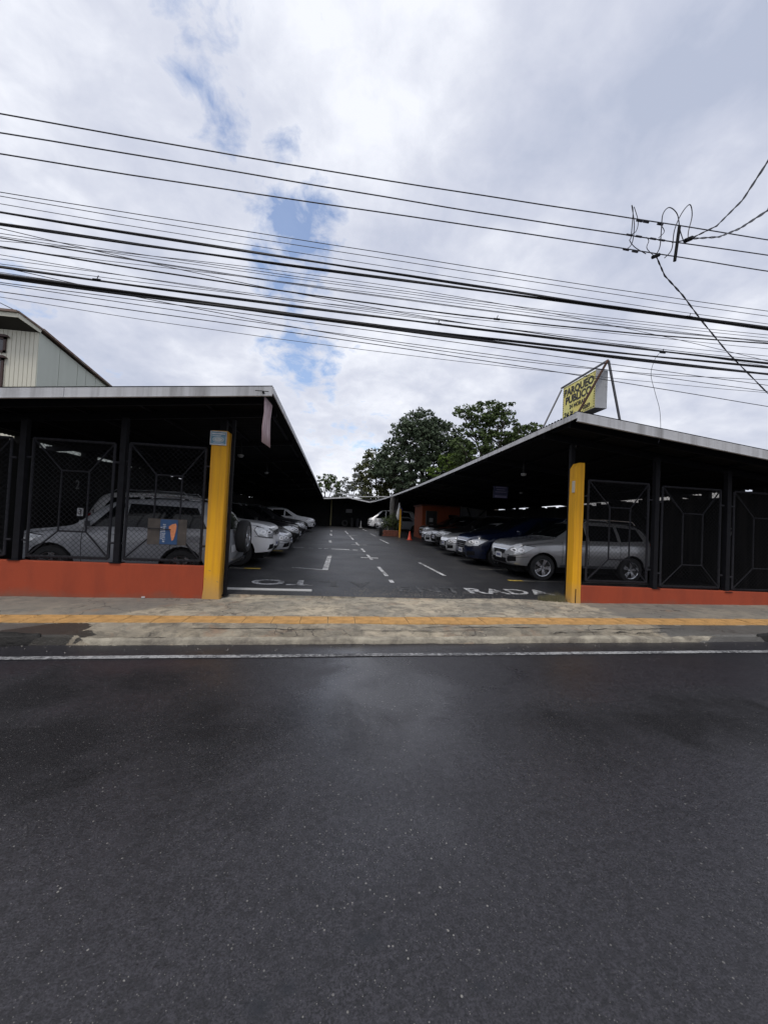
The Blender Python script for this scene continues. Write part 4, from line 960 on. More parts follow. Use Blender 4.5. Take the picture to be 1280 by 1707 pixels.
    # tail
    for sgn, ys in (('side+', 1), ('side-', -1)):
        patch(bm, k, [(Lc - .26, zb - .22), (Lc + .02, zb - .22), (Lc + .02, zb + .03), (Lc - .22, zb + .06)], sgn, .005, 'tail_light', m_tail, t, lambda c, n, ys=ys: c.y * ys > hw * .5)
    patch(bm, k, [(-hw * .9, zl), (hw * .9, zl), (hw * .9, zl + .16), (-hw * .9, zl + .16)], 'back', .012, 'rear_bumper', m_bpl if kind in ('rav', 'suv') else col, t)
    e = MB().bbox(-.006, .006, -.17, .17, -.075, .075).build('license_plate', m_plate, t); e.location = (-Lc / 2 - .02, .36 if rear == 'spare' else 0, zb - .32)
    if rear == 'spare':
        sw = bpy.data.objects.new('spare_wheel', tm); sw.location = (-Lc / 2 - .13, -.02, .98); sw.rotation_euler = (0, 0, -math.pi / 2); link(sw, t)
        link(bpy.data.objects.new('rim', rm), sw)
        MB().tube([(-Lc / 2 - .02, 0, .98), (-Lc / 2 - .12, 0, .98)], .06, 10).build('wheel_carrier', m_dark, t)
    if kind in ('rav', 'prado', 'suv'):
        for ys in (1, -1):
            mb = MB(); y = ys * rw * .93
            mb.tube([(Lc / 2 - wtr - .25, y, zr - .06), (Lc / 2 - wtr - .35, y, zr + .035), (Lc / 2 - (wtr + re) / 2, y, zr + .045), (Lc / 2 - re + .1, y, zr + .03), (Lc / 2 - re, y, zr - .07)], .016, 6); mb.build('roof_rail', m_rim, t, 50)
    mb = MB()
    for y in (-.35, .2): mb.tube([(Lc / 2 - cw - .02, y, k['belt0'] + .07), (Lc / 2 - cw - .30 * rake, y + .45, k['belt0'] + .38)], .008, 4)
    if detail > 1 and kind != 'van': mb.build('wiper', m_dark, t)
    bm.free(); return t

white = paint('white', (.86, .86, .87)); white_shaded = paint('shaded_white', (.30, .31, .33)); silver = paint('silver', (.38, .38, .385), .55, .26)  # second white is darkened: shade under the carport put into the paint
silver2 = paint('light_silver', (.66, .67, .69), .4, .3); navy = paint('navy', (.004, .009, .032), .3, .25); black = paint('black', (.008, .008, .009)); grey = paint('dark_grey', (.03, .031, .034), .4, .3)
def at(x, Y): return (x, Y, zlot(Y) - .004)
GL, GR = 'cars parked under the left carport roof', 'cars parked under the right carport roof'
car('rav', 'white off-roader behind the left fence, spare wheel on its tail beside the thick yellow post', 'car', (-4.06, 8.93, .14), -1, white_shaded, GL, spokes=5, rear='spare')
car('prado', 'white large off-roader with bar grille, nose just right of the thick yellow post', 'car', at(-3.98, 11.55), 1, white, GL, grille='bars', spokes=6)
car('sedan', 'light silver white sedan, second nose beyond the thick yellow post', 'car', at(-3.72, 13.85), 1, silver2, GL, grille='hex', spokes=5, style='twin')
car('suv', 'black car with bright chrome nose, just beyond the light silver sedan', 'car', at(-3.50, 16.3), 1, black, GL, grille='big', detail=1)
car('suv', 'black car in shadow, second beyond the silver sedan', 'car', at(-3.55, 20.6), 1, grey, GL, grille='hex', detail=1)
car('sedan', 'dark sedan deep in shadow between the two black off-roaders on the left', 'car', at(-4.1, 18.4), 1, black, GL, detail=1)
car('suv', 'white off-roader farthest down the left row, before the dark back wall', 'car', at(-3.5, 29.5), 1, white, GL, grille='big', detail=1)
car('suv', 'silver off-roader, nearest car of the right row, crossing behind the slim yellow post', 'car', (7.0, 10.63, .20), -1, silver, GR, spokes=5, style='star')
car('minivan', 'navy blue minivan with chrome bars, behind the silver off-roader', 'car', at(7.08, 13.15), -1, navy, GR, grille='big', spokes=7, style='twin')
car('sedan', 'light silver sedan with six-sided grille beside the navy minivan', 'car', at(6.95, 15.75), -1, silver2, GR, grille='hex', style='twin')
car('suv', 'black off-roader with bright headlamps between the silver sedan and the white sedan', 'car', at(7.05, 18.2), -1, black, GR, grille='big', detail=1)
car('sedan', 'white sedan farthest along the right row, in front of the orange booth', 'car', at(7.3, 20.9), -1, white, GR, grille='hex', detail=1)
car('suv', 'dark grey off-roader parked deep behind the right row', 'car', at(7.6, 23.3), -1, black, GR, detail=1)
car('van', 'white high-roof minibus at the far end of the lot', 'van', at(6.1, 40.2), -1, white, None, name='minibus', detail=1)
car('sedan', 'small white car half hidden behind the planter and in front of the far minibus', 'car', at(6.35, 36.2), -1, white_shaded, GR, grille='hex', detail=1)

# ------------------------------------------------------------------ booth, planter, cone and company on the right
m_or = stained('booth_orange', (.27, .052, .008), (.14, .03, .012), .4, 3, .5, .7)
t = thing('orange_booth', 'orange attendant booth with a dark door under the right roof', 'booth', (6.15, 26.2, zlot(26)))
mb = MB(); mb.bbox(0, .25, 0, .1, 0, 2.3); mb.bbox(1.1, 2.7, 0, .1, 0, 2.3); mb.bbox(.25, 1.1, 0, .1, 1.98, 2.3); mb.bbox(0, .1, .1, 2.5, 0, 2.3); mb.bbox(2.6, 2.7, .1, 2.5, 0, 2.3); mb.bbox(.1, 2.6, .1, 2.5, 2.2, 2.3)
mb.build('wall', m_or, t); MB().bbox(-.1, 2.8, -.1, 2.6, 2.305, 2.4).build('roof', mat('booth_roof', (.12, .03, .015), .7), t)
d = MB().bbox(.25, 1.1, .03, .07, 0, 1.98).build('door', mat('door_brown', (.012, .012, .012), .4), t); MB().bbox(.25, .30, -.01, .03, 0, 1.98).build('door_frame', mat('grey_frame', (.16, .16, .165), .5), d)
MB().bbox(1.05, 1.10, -.01, .03, 0, 1.98).build('door_frame', mat('rust_frame', (.12, .05, .03), .5), d)
MB().bbox(.52, .78, .015, .028, 1.2, 1.48).build('notice_paper', mat('paper', (.3, .3, .3), .7), d)
MB().bbox(1.9, 2.5, -.012, 0, .9, 1.75).build('window', m_glass, t)
t = thing('tin_shelter', 'pale grey sheet partition with a diagonal brace right of the orange booth', 'partition', (8.9, 26.0, zlot(26)))
MB().bbox(0, 1.75, 0, .05, 0, 2.35).build('sheet', mat('grey_sheet', (.17, .17, .175), .7, var=.3, vscale=2), t)
MB().beam((.1, -.05, .6), (1.7, -.05, 2.2), .06, .08).build('brace', m_steel, t); MB().beam((.4, -.05, 2.3), (1.0, -.05, .9), .06, .08).build('brace', m_steel, t); MB().bbox(-.06, 0, -.05, .05, 0, 2.5).build('post', MATS['grey_frame'], t); MB().bbox(1.75, 1.82, -.05, .05, 0, 2.5).build('post', MATS['grey_frame'], t)
t = thing('traffic_cone', 'small red orange traffic cone beside the planter', 'traffic cone', at(4.96, 24.4))
mb = MB(); mb.lathe([(.15, .03), (.13, .05), (.03, .56), (.02, .57), (.004, .57)], 16, 'Z'); mb.build('cone_body', mat('cone_red', (.70, .075, .03), .5), t, 40); MB().bbox(-.17, .17, -.17, .17, 0, .03).build('base', MATS['cone_red'], t, False, .01)
t = thing('thin_post', 'thin yellow post with a white flag bundle beside the planter', 'post', at(4.66, 26.5)); MB().bbox(-.05, .05, -.05, .05, 0, 2.0).build('shaft', m_yel, t)
MB().tube([(0, 0, 2.0), (0, 0, 3.0)], .02, 6).build('pole', m_steel, t)
t = thing('furled_flag', 'furled white and blue flag hanging above the thin yellow post', 'flag', (4.55, 26.6, 1.75))
mb = MB(); mb.tube([(0, 0, 0), (-.05, 0, .25), (.0, 0, .6), (.04, 0, .9), (.02, 0, 1.2)], [.04, .13, .12, .09, .04], 9); mb.build('cloth', mat('flag_white', (.5, .5, .5), .8), t, 60)
mb = MB(); mb.tube([(.14, .05, .25), (.2, .03, .4), (.19, 0, .75), (.14, 0, .95)], [.05, .09, .10, .03], 9); mb.build('blue_cloth', mat('flag_blue', (.05, .06, .2), .8), t, 60)
t = thing('pruned_tree', 'pale streaked tree trunk standing in the planter under the roof edge', 'tree', at(4.30, 28.0))
mb = MB(); mb.tube([(0, 0, 0), (.02, 0, 1.0), (-.02, 0, 2.0), (.05, 0, 2.9)], [.2, .17, .19, .24], 12); mb.build('trunk', mat('pale_bark', (.14, .135, .13), .9, var=.8, vscale=3, stretch=(6, 6, .8)), t, 60)
mb = MB(); mb.tube([(.3, .1, 0), (.28, .1, 1.5), (.34, .1, 2.9)], [.1, .09, .12], 9); mb.build('trunk', MATS['pale_bark'], t, 60)
t = thing('planter_box', 'brick red planter box full of leafy shrubs at the roof edge', 'planter', at(4.2, 27.7))
first = None
for row in range(4):
    for c in range(5):
        loc = (-.5 + c * .25 + (row % 2) * .06, -.26, .055 + row * .11)
        if first is None: first = MB().bbox(-.115, .115, -.05, .05, -.047, .047).build('brick', mat('brick_red', (.22, .075, .05), .85, var=.4, vscale=5), t, False, .006); first.location = loc
        else: inst(first, t, loc)
MB().bbox(-.63, .66, -.20, .45, 0, .44).build('inner_box', mat('mortar', (.1, .09, .08), .9), t)
MB().bbox(-.82, -.66, -.3, .3, 0, .62).build('side_block', m_dark, t)
def leaves(mb, centre, rad, n, s, flat=.6, fill=.55):
    cx, cy, cz = centre
    for _ in range(n):
        while True:
            x, y, z = (random.uniform(-1, 1) for _ in range(3)); d = x * x + y * y + z * z
            if fill * fill < d < 1 and z > -.75: break
        p = Vector((cx + x * rad[0], cy + y * rad[1], cz + z * rad[2])); nn = noise.noise(p * (1.2 / max(rad))) 
        p += Vector((x, y, z)) * nn * .35 * min(rad)
        nrm = (Vector((x, y, z)) * .6 + Vector((random.gauss(0, .6), random.gauss(0, .6), random.gauss(.5, .5)))).normalized()
        a = nrm.orthogonal().normalized(); a = Matrix.Rotation(random.uniform(0, 6.28), 3, nrm) @ a; b = nrm.cross(a) * flat; q = s * random.uniform(.6, 1.3)
        k = len(mb.v); mb.v += [tuple(p - a * q), tuple(p + b * q * .9 - nrm * q * .12), tuple(p + a * q), tuple(p - b * q * .9 - nrm * q * .12)]; mb.f.append((k, k + 1, k + 2, k + 3))
def foliage(name, c1, c2): 
    m = mat(name, c1, .75, col2=c2, vscale=1.1, island=True, spec=.25); return m
mb = MB()
for c, r, n in (((-.38, 0, .95), (.45, .4, .55), 620), ((.15, 0, 1.1), (.5, .4, .62), 760), ((.55, .1, .8), (.3, .3, .45), 260)): leaves(mb, c, r, n, .05, fill=.1)
mb.build('shrub', foliage('planter_leaves', (.075, .10, .035), (.04, .06, .02)), t, recalc=False)

# ------------------------------------------------------------------ neighbour buildings
m_clad = stained('cream_cladding', (.70, .68, .57), (.55, .50, .40), .35, 5, .3, .6); m_clad2 = stained('sage_panel', (.58, .61, .53), (.48, .49, .41), .3, 3, .3, .6)
m_brown = mat('window_brown', (.05, .022, .018), .5); m_tin = mat('rusty_tin', (.16, .07, .045), .8, col2=(.24, .2, .17), vscale=4)
t = thing('cream_building', 'cream clad two storey building with brown windows rising behind the left carport roof', 'building', (-9.93, 14.0, 0))
MB().bbox(-6, -.03, .03, 9, -.5, 7.0).build('wall', m_clad, t)
first = None
for i in range(45):     # vertical cladding boards on the street side
    loc = (-.065 - i * .13, -.0, 3.0)
    top = 7.36 if True else 0
    if first is None: first = MB().prism([(-.06, 0), (.06, 0), (.06, 4.30), (-.06, 4.30)], -.012, .03).build('cladding_board', m_clad, t, False, .008); first.location = loc
    else: inst(first, t, loc)
yy = 0; ptop = lambda y: 7.33 - y * .131
for w in (.98, .98, .5, .62, .75, .4, .9, .9, 1.0, 1.0, 1.2):   # tall panels on the side facing the lot
    mb = MB(); a, b = yy + .012, yy + w - .012
    mb.add([(x, y, z) for x in (-.03, .015) for y, z in ((a, 3.0), (b, 3.0), (b, ptop(b)), (a, ptop(a)))], [(3, 2, 1, 0), (4, 5, 6, 7), (0, 1, 5, 4), (1, 2, 6, 5), (2, 3, 7, 6), (3, 0, 4, 7)])
    mb.build('side_panel', m_clad2, t); yy += w
# roof: pale soffit and rusty edge above the street side, side eave sloping back
mb = MB(); mb.add([(-6, -.55, 7.62), (-.25, -.55, 7.62), (.05, .0, 7.36), (-6, .0, 7.36), (-6, -.55, 7.50), (-.27, -.55, 7.50), (.03, .0, 7.30), (-6, .0, 7.30)], [(0, 1, 2, 3), (4, 7, 6, 5), (0, 4, 5, 1), (1, 5, 6, 2)]); mb.build('soffit', mat('dark_soffit', (.04, .035, .03), .8), t)
MB().beam((-6, -.57, 7.56), (-.22, -.57, 7.56), .03, .15).build('fascia_board', m_clad, t); MB().beam((-.22, -.57, 7.56), (.06, .0, 7.36), .03, .15).build('fascia_board', m_clad, t)
mb = MB(); mb.beam((-6, -.62, 7.66), (-.22, -.62, 7.66), .06, .07); mb.beam((-.22, -.60, 7.67), (.10, .0, 7.42), .06, .05); mb.beam((.10, 0, 7.42), (.10, 9.2, 7.42 - 9.2 * .131), .09, .07)
mb.add([(-6, -.6, 7.68), (-.2, -.6, 7.68), (.12, 0, 7.44), (.12, 9.2, 7.44 - 9.2 * .131), (-6, 9.2, 7.6)], [(0, 1, 2, 3, 4)]); mb.build('roof', m_tin, t)
for x0, x1, z0, z1 in ((-1.95, -.92, 6.52, 7.02), (-1.95, -.95, 4.6, 6.33)):
    w = MB(); w.bbox(x0, x1, -.06, -.015, z1 - .07, z1); w.bbox(x0, x1, -.06, -.015, z0, z0 + .07); w.bbox(x0, x0 + .07, -.06, -.015, z0, z1); w.bbox(x1 - .07, x1, -.06, -.015, z0, z1); w.bbox((x0 + x1) / 2 - .03, (x0 + x1) / 2 + .03, -.06, -.015, z0, z1)
    wo = w.build('window', m_brown, t); MB().bbox(x0 + .05, x1 - .05, -.03, -.018, z0 + .05, z1 - .05).build('pane', mat('dusty_glass', (.10, .10, .11), .15), wo)
    MB().prism([(x0 - .05, z1 + .0), (x1 + .10, z1 + .0), (x1 + .04, z1 + .07), (x0 - .05, z1 + .09)], -.12, -.01).build('lintel', m_brown, wo)
t = thing('antenna', 'thin wire aerial on the rusty roof edge of the cream building', 'aerial', (-11.0, 13.4, 7.68)); MB().tube([(-.5, 0, 0), (.1, 0, .3), (.75, 0, .02)], .012, 5).build('wire', m_frame, t)
t = thing('distant_house', 'pale roofed house with dark red eave above the right end of the carport roof', 'house', (19.5, 22, 0))
mb = MB(); mb.bbox(-1.6, 6, 0, 6, -.5, 5.2); mb.build('wall', mat('house_wall', (.4, .38, .36), .8), t)
mb = MB(); mb.add([(-1.2, -.3, 5.5), (6.4, -.3, 5.5), (6.4, 3, 7.6), (2.2, 3, 7.6)], [(0, 1, 2, 3)]); mb.add([(-1.2, 6.3, 5.5), (6.4, 6.3, 5.5), (-1.2, -.3, 5.5), (2.2, 3, 7.6), (6.4, 3, 7.6)], [(0, 1, 4, 3), (2, 0, 3)]); mb.build('roof', mat('zinc_roof', (.42, .43, .45), .5), t)
MB().beam((-1.25, -.33, 5.43), (6.4, -.33, 5.43), .06, .2).build('eave_board', mat('dark_red', (.12, .02, .02), .6), t)

# ------------------------------------------------------------------ trees behind the lot
def tree(label, base, blobs, s, dens, m, group='trees behind the parking lot', fill=.45, limb_r=.35, flat=.6):
    t = thing('tree', label, 'tree', (base[0], base[1], .0), 0, group)
    mb = MB(); B = Vector(base); tr = MB(); cz = min(b[0][2] for b in blobs)
    fork = Vector((base[0], base[1], max(1.5, cz * .55)))
    tr.tube([(0, 0, -.5), (fork.x - B.x, fork.y - B.y, fork.z)], [limb_r * 1.3, limb_r], 9)
    for (c, r) in blobs:
        c = Vector(c); rel = c - Vector((B.x, B.y, 0)); f = fork - Vector((B.x, B.y, 0))
        midp = f.lerp(rel, .5) + Vector((random.uniform(-.4, .4), random.uniform(-.4, .4), -.3))
        tr.tube([f, midp, rel], [limb_r * .6, limb_r * .35, limb_r * .12], 6, False)
        for _ in range(6):
            e = rel + Vector((random.uniform(-1, 1) * r[0], random.uniform(-1, 1) * r[1], random.uniform(-.5, .8) * r[2])) * .75
            tr.tube([midp.lerp(rel, .6), e], [limb_r * .16, limb_r * .05], 4, False)
        # clumps on the blob, then leaves in each clump
        nc = max(14, int(dens * 1.5 * (r[0] * r[2] + r[0] * r[1] + r[1] * r[2]) / 3)); r = tuple(q * 1.22 for q in r)
        for _ in range(nc):
            while True:
                d = Vector((random.uniform(-1, 1), random.uniform(-1, 1), random.uniform(-1, 1)))
                if fill < d.length < 1: break
            if d.z < -.6: continue
            q = rel + Vector((d.x * r[0], d.y * r[1], d.z * r[2])); cr = random.uniform(.45, .95) * s * 3.4
            leaves(mb, q, (cr, cr, cr * .6), 24, s, flat, .2)
    tr.build('trunk', m_trunk, t, 60); mb.build('crown', m, t, recalc=False)
    return t
f_dark = foliage('leaves_dark', (.062, .092, .050), (.120, .150, .095)); f_olive = foliage('leaves_olive', (.13, .135, .055), (.08, .098, .042))
f_mid = foliage('leaves_mid', (.10, .145, .048), (.07, .10, .036)); f_bright = foliage('leaves_bright', (.17, .25, .05), (.11, .18, .04)); f_pale = foliage('leaves_pale', (.20, .21, .19), (.12, .13, .11))
tree('broad domed dark green tree in the middle of the group behind the lot', (13, 56), [((12.4, 56, 16.4), (2.6, 2.6, 1.7)), ((9.7, 55, 14.6), (2.0, 2.2, 1.4)), ((15.0, 56, 15.0), (2.6, 2.4, 1.8)), ((8.0, 55.5, 12.2), (1.5, 1.8, 1.1)), ((12.0, 54.5, 13.2), (2.8, 2.2, 1.7)), ((16.5, 55.5, 12.2), (2.3, 2.2, 1.7)), ((10.5, 55.5, 10.4), (2.6, 2.4, 1.6)), ((14.5, 55, 9.8), (2.9, 2.2, 1.8)), ((17.2, 56, 9.0), (2, 2, 1.5)), ((12, 56, 7.2), (3, 2.4, 1.6)), ((6.6, 55.5, 11.0), (.7, .9, .5)), ((13.2, 55, 11.6), (2.4, 2.0, 1.5)), ((17.8, 56, 10.6), (2.2, 2.0, 1.6)), ((8.6, 55, 8.6), (2.2, 2.0, 1.5)), ((16, 55, 7.2), (2.4, 2.0, 1.5)), ((12.3, 54.8, 15.0), (2.2, 2.0, 1.3)), ((18.2, 56, 13.4), (1.8, 1.8, 1.4)), ((19.4, 56, 11.4), (1.8, 1.8, 1.4)), ((6.6, 56, 9.2), (1.8, 1.8, 1.3))], .21, 15, f_dark, limb_r=.5)
tree('tall open tree with gaps and visible limbs, right of the broad domed tree', (21, 48), [((21.8, 48, 17.0), (1.3, 1.3, 1.1)), ((19.4, 48, 16.9), (1.6, 1.4, .9)), ((16.6, 48, 16.0), (1.5, 1.3, .9)), ((20.6, 47.5, 15.2), (1.9, 1.5, .9)), ((17.4, 48, 14.0), (1.5, 1.4, .8)), ((21.5, 48, 13.4), (1.6, 1.4, .9)), ((24.2, 48.5, 14.8), (1.3, 1.3, .6)), ((26.2, 48.5, 14.9), (1.3, 1.2, .7)), ((18.7, 48, 11.9), (1.6, 1.4, .9)), ((22.6, 48, 11.6), (1.8, 1.5, .9)), ((15.8, 48, 12.0), (1.2, 1.2, .9)), ((25.2, 48, 13.4), (1.4, 1.2, .6)), ((18.6, 48, 15.4), (1.6, 1.3, .9)), ((19.6, 48, 13.2), (1.5, 1.3, .8)), ((23.4, 48, 13.0), (1.5, 1.3, .8)), ((20.6, 48.5, 11.0), (1.8, 1.3, .9)), ((17.0, 48.5, 10.4), (1.6, 1.3, .9))], .19, 15, f_mid, limb_r=.4)
tree('olive green bushy tree low on the left of the group', (7, 60), [((6.0, 60, 11.4), (1.7, 1.6, 1.2)), ((8.2, 60, 10.4), (2.2, 1.8, 1.6)), ((4.6, 60, 9.3), (1.6, 1.6, 1.3)), ((6.8, 59.5, 7.8), (2.4, 1.8, 1.6)), ((10.4, 59, 8.0), (1.8, 1.6, 1.6)), ((3.9, 60, 7.0), (1.5, 1.4, 1.2)), ((9.4, 59.5, 6.4), (2.4, 1.6, 1.3)), ((6, 59.5, 5.6), (2.4, 1.6, 1.2)), ((7.4, 59.5, 9.4), (1.8, 1.6, 1.3))], .19, 16, f_olive)
tree('small round green tree by itself above the end of the left carport roof', (-1, 58), [((-1.1, 58, 7.4), (1.2, 1.1, .8)), ((-.2, 58, 6.6), (1.1, 1.1, .8)), ((-1.6, 58, 6.0), (.9, 1, .7)), ((.3, 58, 5.4), (.7, .8, .6))], .16, 17, f_mid, limb_r=.2)
tree('pale wispy shrub between the small round tree and the olive tree', (2.2, 54), [((1.6, 54, 6.4), (1.1, 1, 1.0)), ((3.0, 54, 7.2), (.9, .9, 1.0)), ((2.6, 54, 5.3), (1.6, 1.2, .9)), ((.6, 54, 5.0), (.9, .9, .6))], .13, 11, f_pale, limb_r=.15)
tree('bright yellow green tree peeping out above the right carport roof', (16, 52), [((15.6, 52, 10.6), (1.1, 1.1, .8)), ((16.8, 52, 9.7), (1.3, 1.2, .9)), ((14.3, 52, 8.8), (1.5, 1.2, .9)), ((17.6, 51, 9.0), (1.2, 1.2, .8))], .15, 18, f_bright, limb_r=.2)

# ------------------------------------------------------------------ overhead cables
m_cab = mat('cable_black', (.012, .012, .014), .6); m_cab2 = mat('cable_grey', (.035, .035, .045), .5)
CAB = [
 ('topmost thin power line', 5.6, [(-4.62, 6.734), (.5, 6.709), (7.18, 6.739)], .0085, 1),
 ('second thin power line from the top', 5.6, [(-4.60, 6.469), (.51, 6.450), (7.19, 6.467)], .0085, 1),
 ('third thin power line from the top', 5.6, [(-4.59, 6.212), (.53, 6.196), (7.19, 6.210)], .0085, 1),
 ('fourth cable from the top, a hair-thin one above the bundles', 6.1, [(-4.96, 6.066), (.61, 5.935), (7.85, 5.867)], .0055, 1),
 ('fifth cable from the top, thin, running close below the fourth', 6.1, [(-4.96, 6.014), (.61, 5.842), (7.86, 5.776)], .005, 1),
 ('sixth cable from the top, thin, just above the upper thick pair', 6.0, [(-4.87, 5.831), (.61, 5.651), (7.73, 5.563)], .0045, 1),
 ('upper cable of the upper thick black pair', 5.9, [(-4.78, 5.638), (.6, 5.489), (7.61, 5.431)], .013, 2),
 ('lower cable of the upper thick black pair', 5.95, [(-4.81, 5.495), (.61, 5.445), (7.67, 5.415)], .014, 2),
 ('thin cable directly below the upper thick pair', 6.05, [(-4.88, 5.435), (.63, 5.325), (7.8, 5.385)], .0045, 1),
 ('second thin cable below the upper thick pair', 6.1, [(-4.92, 5.406), (.64, 5.228), (7.87, 5.301)], .0055, 1),
 ('medium black cable halfway between the thick pairs', 5.95, [(-4.79, 5.169), (.63, 5.015), (7.68, 5.146)], .011, 1),
 ('thin cable just below the medium black cable', 6.2, [(-4.98, 5.204), (.66, 5.019), (8.01, 5.063)], .0045, 1),
 ('upper cable of the lower thick black group', 5.9, [(-4.73, 4.875), (.63, 4.778), (7.62, 4.776)], .013, 2),
 ('middle cable of the lower thick black group', 5.93, [(-4.73, 4.767), (.64, 4.675), (7.63, 4.697)], .013, 2),
 ('lowest and thickest cable of the lower thick black group', 5.95, [(-4.76, 4.755), (.65, 4.645), (7.69, 4.600)], .018, 2),
 ('thin cable directly below the lower thick group', 6.1, [(-4.88, 4.757), (.67, 4.641), (7.89, 4.467)], .0055, 1),
 ('second thin cable below the lower thick group', 6.15, [(-4.92, 4.748), (.68, 4.557), (7.96, 4.366)], .0055, 1),
 ('lowest thin cable, passing across the yellow sign', 6.2, [(-4.95, 4.677), (.69, 4.472), (8.03, 4.114)], .0065, 1),
 ('thin cable crossing the others at a slant from the left', 6.25, [(-5.04, 5.455), (.65, 5.508), (8.07, 5.011)], .0045, 1),
 ('slack thin cable dipping across the middle bundle', 6.22, [(-5.02, 5.60), (.65, 5.10), (8.01, 4.994)], .0055, 1),
 ('slack thin cable dipping under the lower thick group', 6.12, [(-5.02, 5.0), (.65, 4.50), (8.01, 4.58)], .0055, 1),
]
rc = random.Random(5)
for q_ in range(7):
    z0_ = (5.30, 5.22, 5.10, 5.02, 4.92, 4.55, 5.36)[q_]
    CAB.append((('hair-thin cable, third highest below the upper thick pair at the left edge', 'hair-thin cable dipping just above the medium black cable in mid photo', 'hair-thin cable running closest to the medium black cable', 'hair-thin cable midway between the medium cable and the lower thick group', 'hair-thin cable skimming the top of the lower thick group', 'hair-thin cable below the lower thick group, above the lowest one', 'hair-thin cable skimming the underside of the upper thick pair')[q_], 5.96 + .04 * q_, [(-5, z0_ + rc.uniform(-.12, .14)), (.65, z0_ - .10 + rc.uniform(-.1, .08)), (8, z0_ - .12 + rc.uniform(-.14, .16))], .0042, 1))
for lb, Y, P, r, n in CAB:
    co = np.polyfit([p[0] for p in P], [p[1] for p in P], 2); co[0] = min(co[0], .012)
    f = lambda x: float(np.polyval(co, x)) if -8 < x < 11 else (float(np.polyval(co, max(-8, min(11, x)))) + (x - max(-8, min(11, x))) * float(2 * co[0] * max(-8, min(11, x)) + co[1]))
    mb = MB(); ph = random.uniform(0, 6)
    xs_ = [-20 + i * .5 for i in range(81)]
    for q in range(n):
        o = (q - (n - 1) / 2) * r * .9
        mb.tube([(x, Y + o * math.sin(x * .7 + ph) + .02 * math.sin(x * .5 + ph), f(x) + o * 1.3 * math.cos(x * .7 + ph) + .006 * noise.noise((x * .8, ph, 0))) for x in xs_], r, 6, False)
    o = mb.build('overhead_cable', m_cab if r > .009 else m_cab2, None, 60, recalc=False, label=lb, cat='cable', group='overhead cables along the street')
for x, Y, z in ((-3.6, 5.9, 4.86), (1.6, 5.9, 4.79), (2.45, 5.95, 5.0), (5.3, 5.9, 4.75), (6.2, 5.9, 5.43)):
    cb_ = min((o for o in C.objects if o.name.startswith('overhead_cable')), key=lambda o: min((Vector(v.co) - Vector((x, Y, z))).length for v in o.data.vertices))
    vv = min(cb_.data.vertices, key=lambda v: (Vector(v.co) - Vector((x, Y, z))).length).co
    sp_ = MB(); sp_.tube([(vv.x - .05, vv.y, vv.z - .004), (vv.x + .05, vv.y, vv.z - .004)], .016, 8); sp_.tube([(vv.x, vv.y, vv.z), (vv.x + .02, vv.y, vv.z + .06)], .006, 5); sp_.build('splice_clamp', m_dark, cb_, 40)
def loose(name, pts, r, label, cat='cable', par=None, m=m_cab2, group=None):
    P = [Vector(p) for p in pts]; out = []
    for i in range(len(P) - 1):
        p0, p1, p2, p3 = P[max(0, i - 1)], P[i], P[i + 1], P[min(len(P) - 1, i + 2)]
        for k in range(6):
            u = k / 6; out.append(.5 * ((2 * p1) + (p2 - p0) * u + (2 * p0 - 5 * p1 + 4 * p2 - p3) * u * u + (3 * p1 - p0 - 3 * p2 + p3) * u ** 3))
    out.append(P[-1]); mb = MB(); mb.tube(out, r, 5); 
    if par is None: return mb.build(name, m, None, 60, recalc=False, label=label, cat=cat, **({'group': group} if group else {}))
    return mb.build(name, m, par, 60, recalc=False)
t = thing('cable_junction', 'tangle of looping wires with black spacer bar on the three topmost power lines', 'cable junction', (5.0, 5.6, 6.2))
def W2(px, py, Y=0): return (px - 5.0, Y, py - 6.2)
loose('jumper_wire', [W2(4.50, 6.20), W2(4.58, 6.30, -.03), W2(4.60, 6.60, -.04), W2(4.56, 6.92, -.02), W2(4.62, 6.86, .02), W2(4.60, 6.45, .02), W2(4.56, 6.36), W2(4.66, 6.26), W2(4.86, 6.18)], .007, None, par=t)
loose('jumper_wire', [W2(4.54, 6.44), W2(4.64, 6.50, -.03), W2(4.70, 6.70, 0), W2(4.62, 6.93, 0)], .006, None, par=t)
loose('jumper_wire', [W2(4.86, 6.46), W2(4.92, 6.42, .02), W2(4.90, 6.30, .03), W2(5.02, 6.16)], .006, None, par=t)
loose('jumper_wire', [W2(5.02, 6.16), W2(5.08, 6.30, -.03), W2(5.10, 6.60, -.03), W2(5.12, 6.86, -.03), W2(5.26, 7.02), W2(5.44, 6.96, .03), W2(5.50, 6.70, .03), W2(5.54, 6.50)], .008, None, par=t)
loose('jumper_wire', [W2(5.10, 6.72), W2(5.20, 6.62, .02), W2(5.08, 6.48)], .006, None, par=t)
loose('jumper_wire', [W2(5.20, 6.16), W2(5.30, 6.30, -.03), W2(5.34, 6.62, -.03), W2(5.46, 6.92, -.03), W2(5.64, 7.13), W2(5.72, 6.98, .03), W2(5.66, 6.70, .03), W2(5.63, 6.53)], .008, None, par=t)
loose('jumper_wire', [W2(5.33, 6.44), W2(5.5, 6.49), W2(5.64, 6.55)], .010, None, par=t)
MB().tube([W2(5.43, 6.71, -.03), W2(5.36, 6.11, -.03)], .024, 8).build('spacer_bar', m_dark, t, 40)
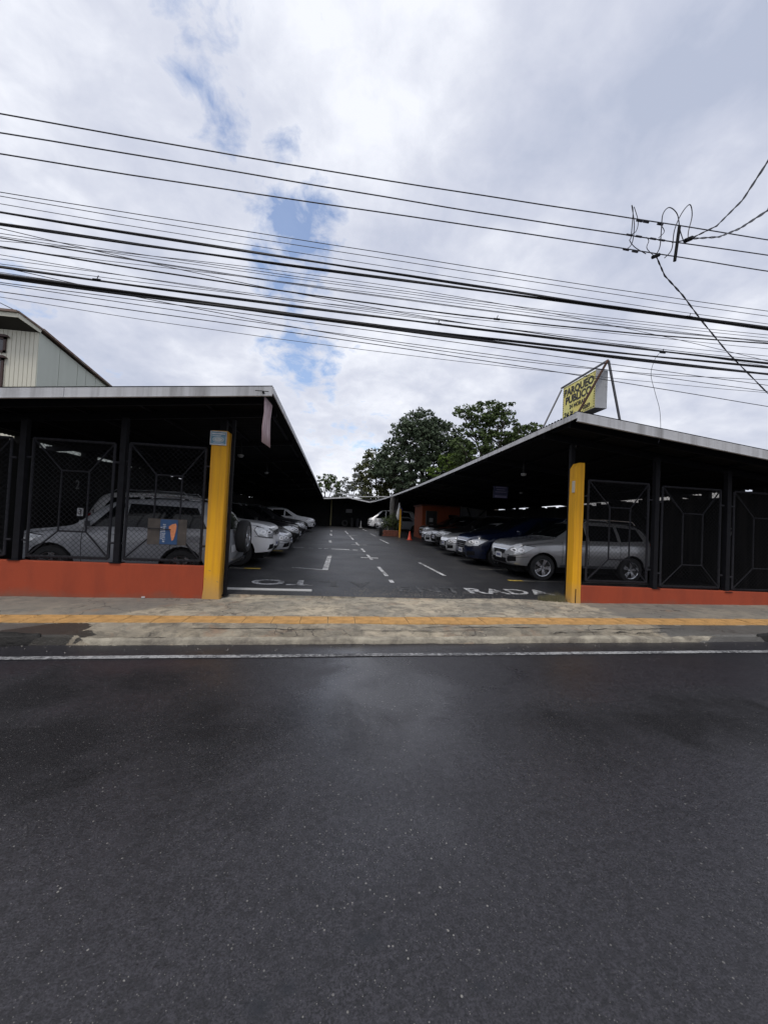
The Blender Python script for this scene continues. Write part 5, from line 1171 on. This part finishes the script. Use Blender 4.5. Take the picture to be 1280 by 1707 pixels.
MB().tube([W2(5.57, 6.50, 0), W2(5.70, 6.57, 0)], .035, 8).build('clamp', m_dark, t, 40); MB().tube([W2(4.98, 6.14, 0), W2(5.10, 6.20, 0)], .028, 8).build('clamp', m_dark, t, 40)
for x, z in ((4.55, 6.45), (4.50, 6.20), (4.66, 6.19), (4.72, 6.45), (4.72, 6.71), (4.84, 6.71), (4.98, 6.45), (5.14, 6.45), (5.1, 6.71)): MB().tube([W2(x - .05, z + .002, 0), W2(x + .05, z, 0)], .016, 8).build('splice', m_cab2, t, 40)
def strand(lb, pts, r=.007):
    t2 = thing('drop_cable', lb, 'cable', pts[0], 0, 'service drop cables'); o = Vector(pts[0])
    for q in range(2):
        P = []; n = 60
        for i in range(n + 1):
            u = i / n * (len(pts) - 1); j = min(int(u), len(pts) - 2); p = Vector(pts[j]).lerp(Vector(pts[j + 1]), u - j); a = i * .9 + q * math.pi
            P.append(p - o + Vector((0, math.cos(a), math.sin(a))) * .008)
        MB().tube(P, r, 5).build('strand', m_cab2, t2, 60, recalc=False)
strand('twisted drop cable climbing from the wire tangle to the upper right, steeper of the two', [(5.67, 5.6, 6.55), (5.5, 5.0, 6.28), (4.75, 4.0, 5.72), (3.86, 3.0, 5.16), (1.6, .6, 3.98 + .2), (-1, -2.2, 3.1 + .6)])
strand('twisted drop cable running from the wire tangle to the right edge, flatter of the two', [(5.67, 5.6, 6.55), (5.55, 5.0, 6.12), (4.72, 4.0, 5.36), (3.84, 3.0, 4.64), (2.0, 1.2, 3.9 + .2), (-.5, -1.0, 3.7)])
strand('twisted drop cable falling from the wire tangle down across all cables to the lower right', [(5.05, 5.6, 6.16), (5.35, 5.75, 5.98), (5.9, 5.95, 5.83), (6.6, 6.25, 5.62), (7.6, 6.6, 5.25), (9.06, 7.0, 4.70), (11.5, 7.6, 3.9)])
loose('loose_wire', [(5.66, 6.15, 4.85), (5.62, 6.2, 4.75), (5.60, 6.25, 4.5), (5.76, 6.32, 4.2), (5.92, 6.38, 3.9), (5.97, 6.40, 3.5), (5.95, 6.42, 3.30)], .004, 'thin loose wire hanging from the lower cables down to the right roof fascia')
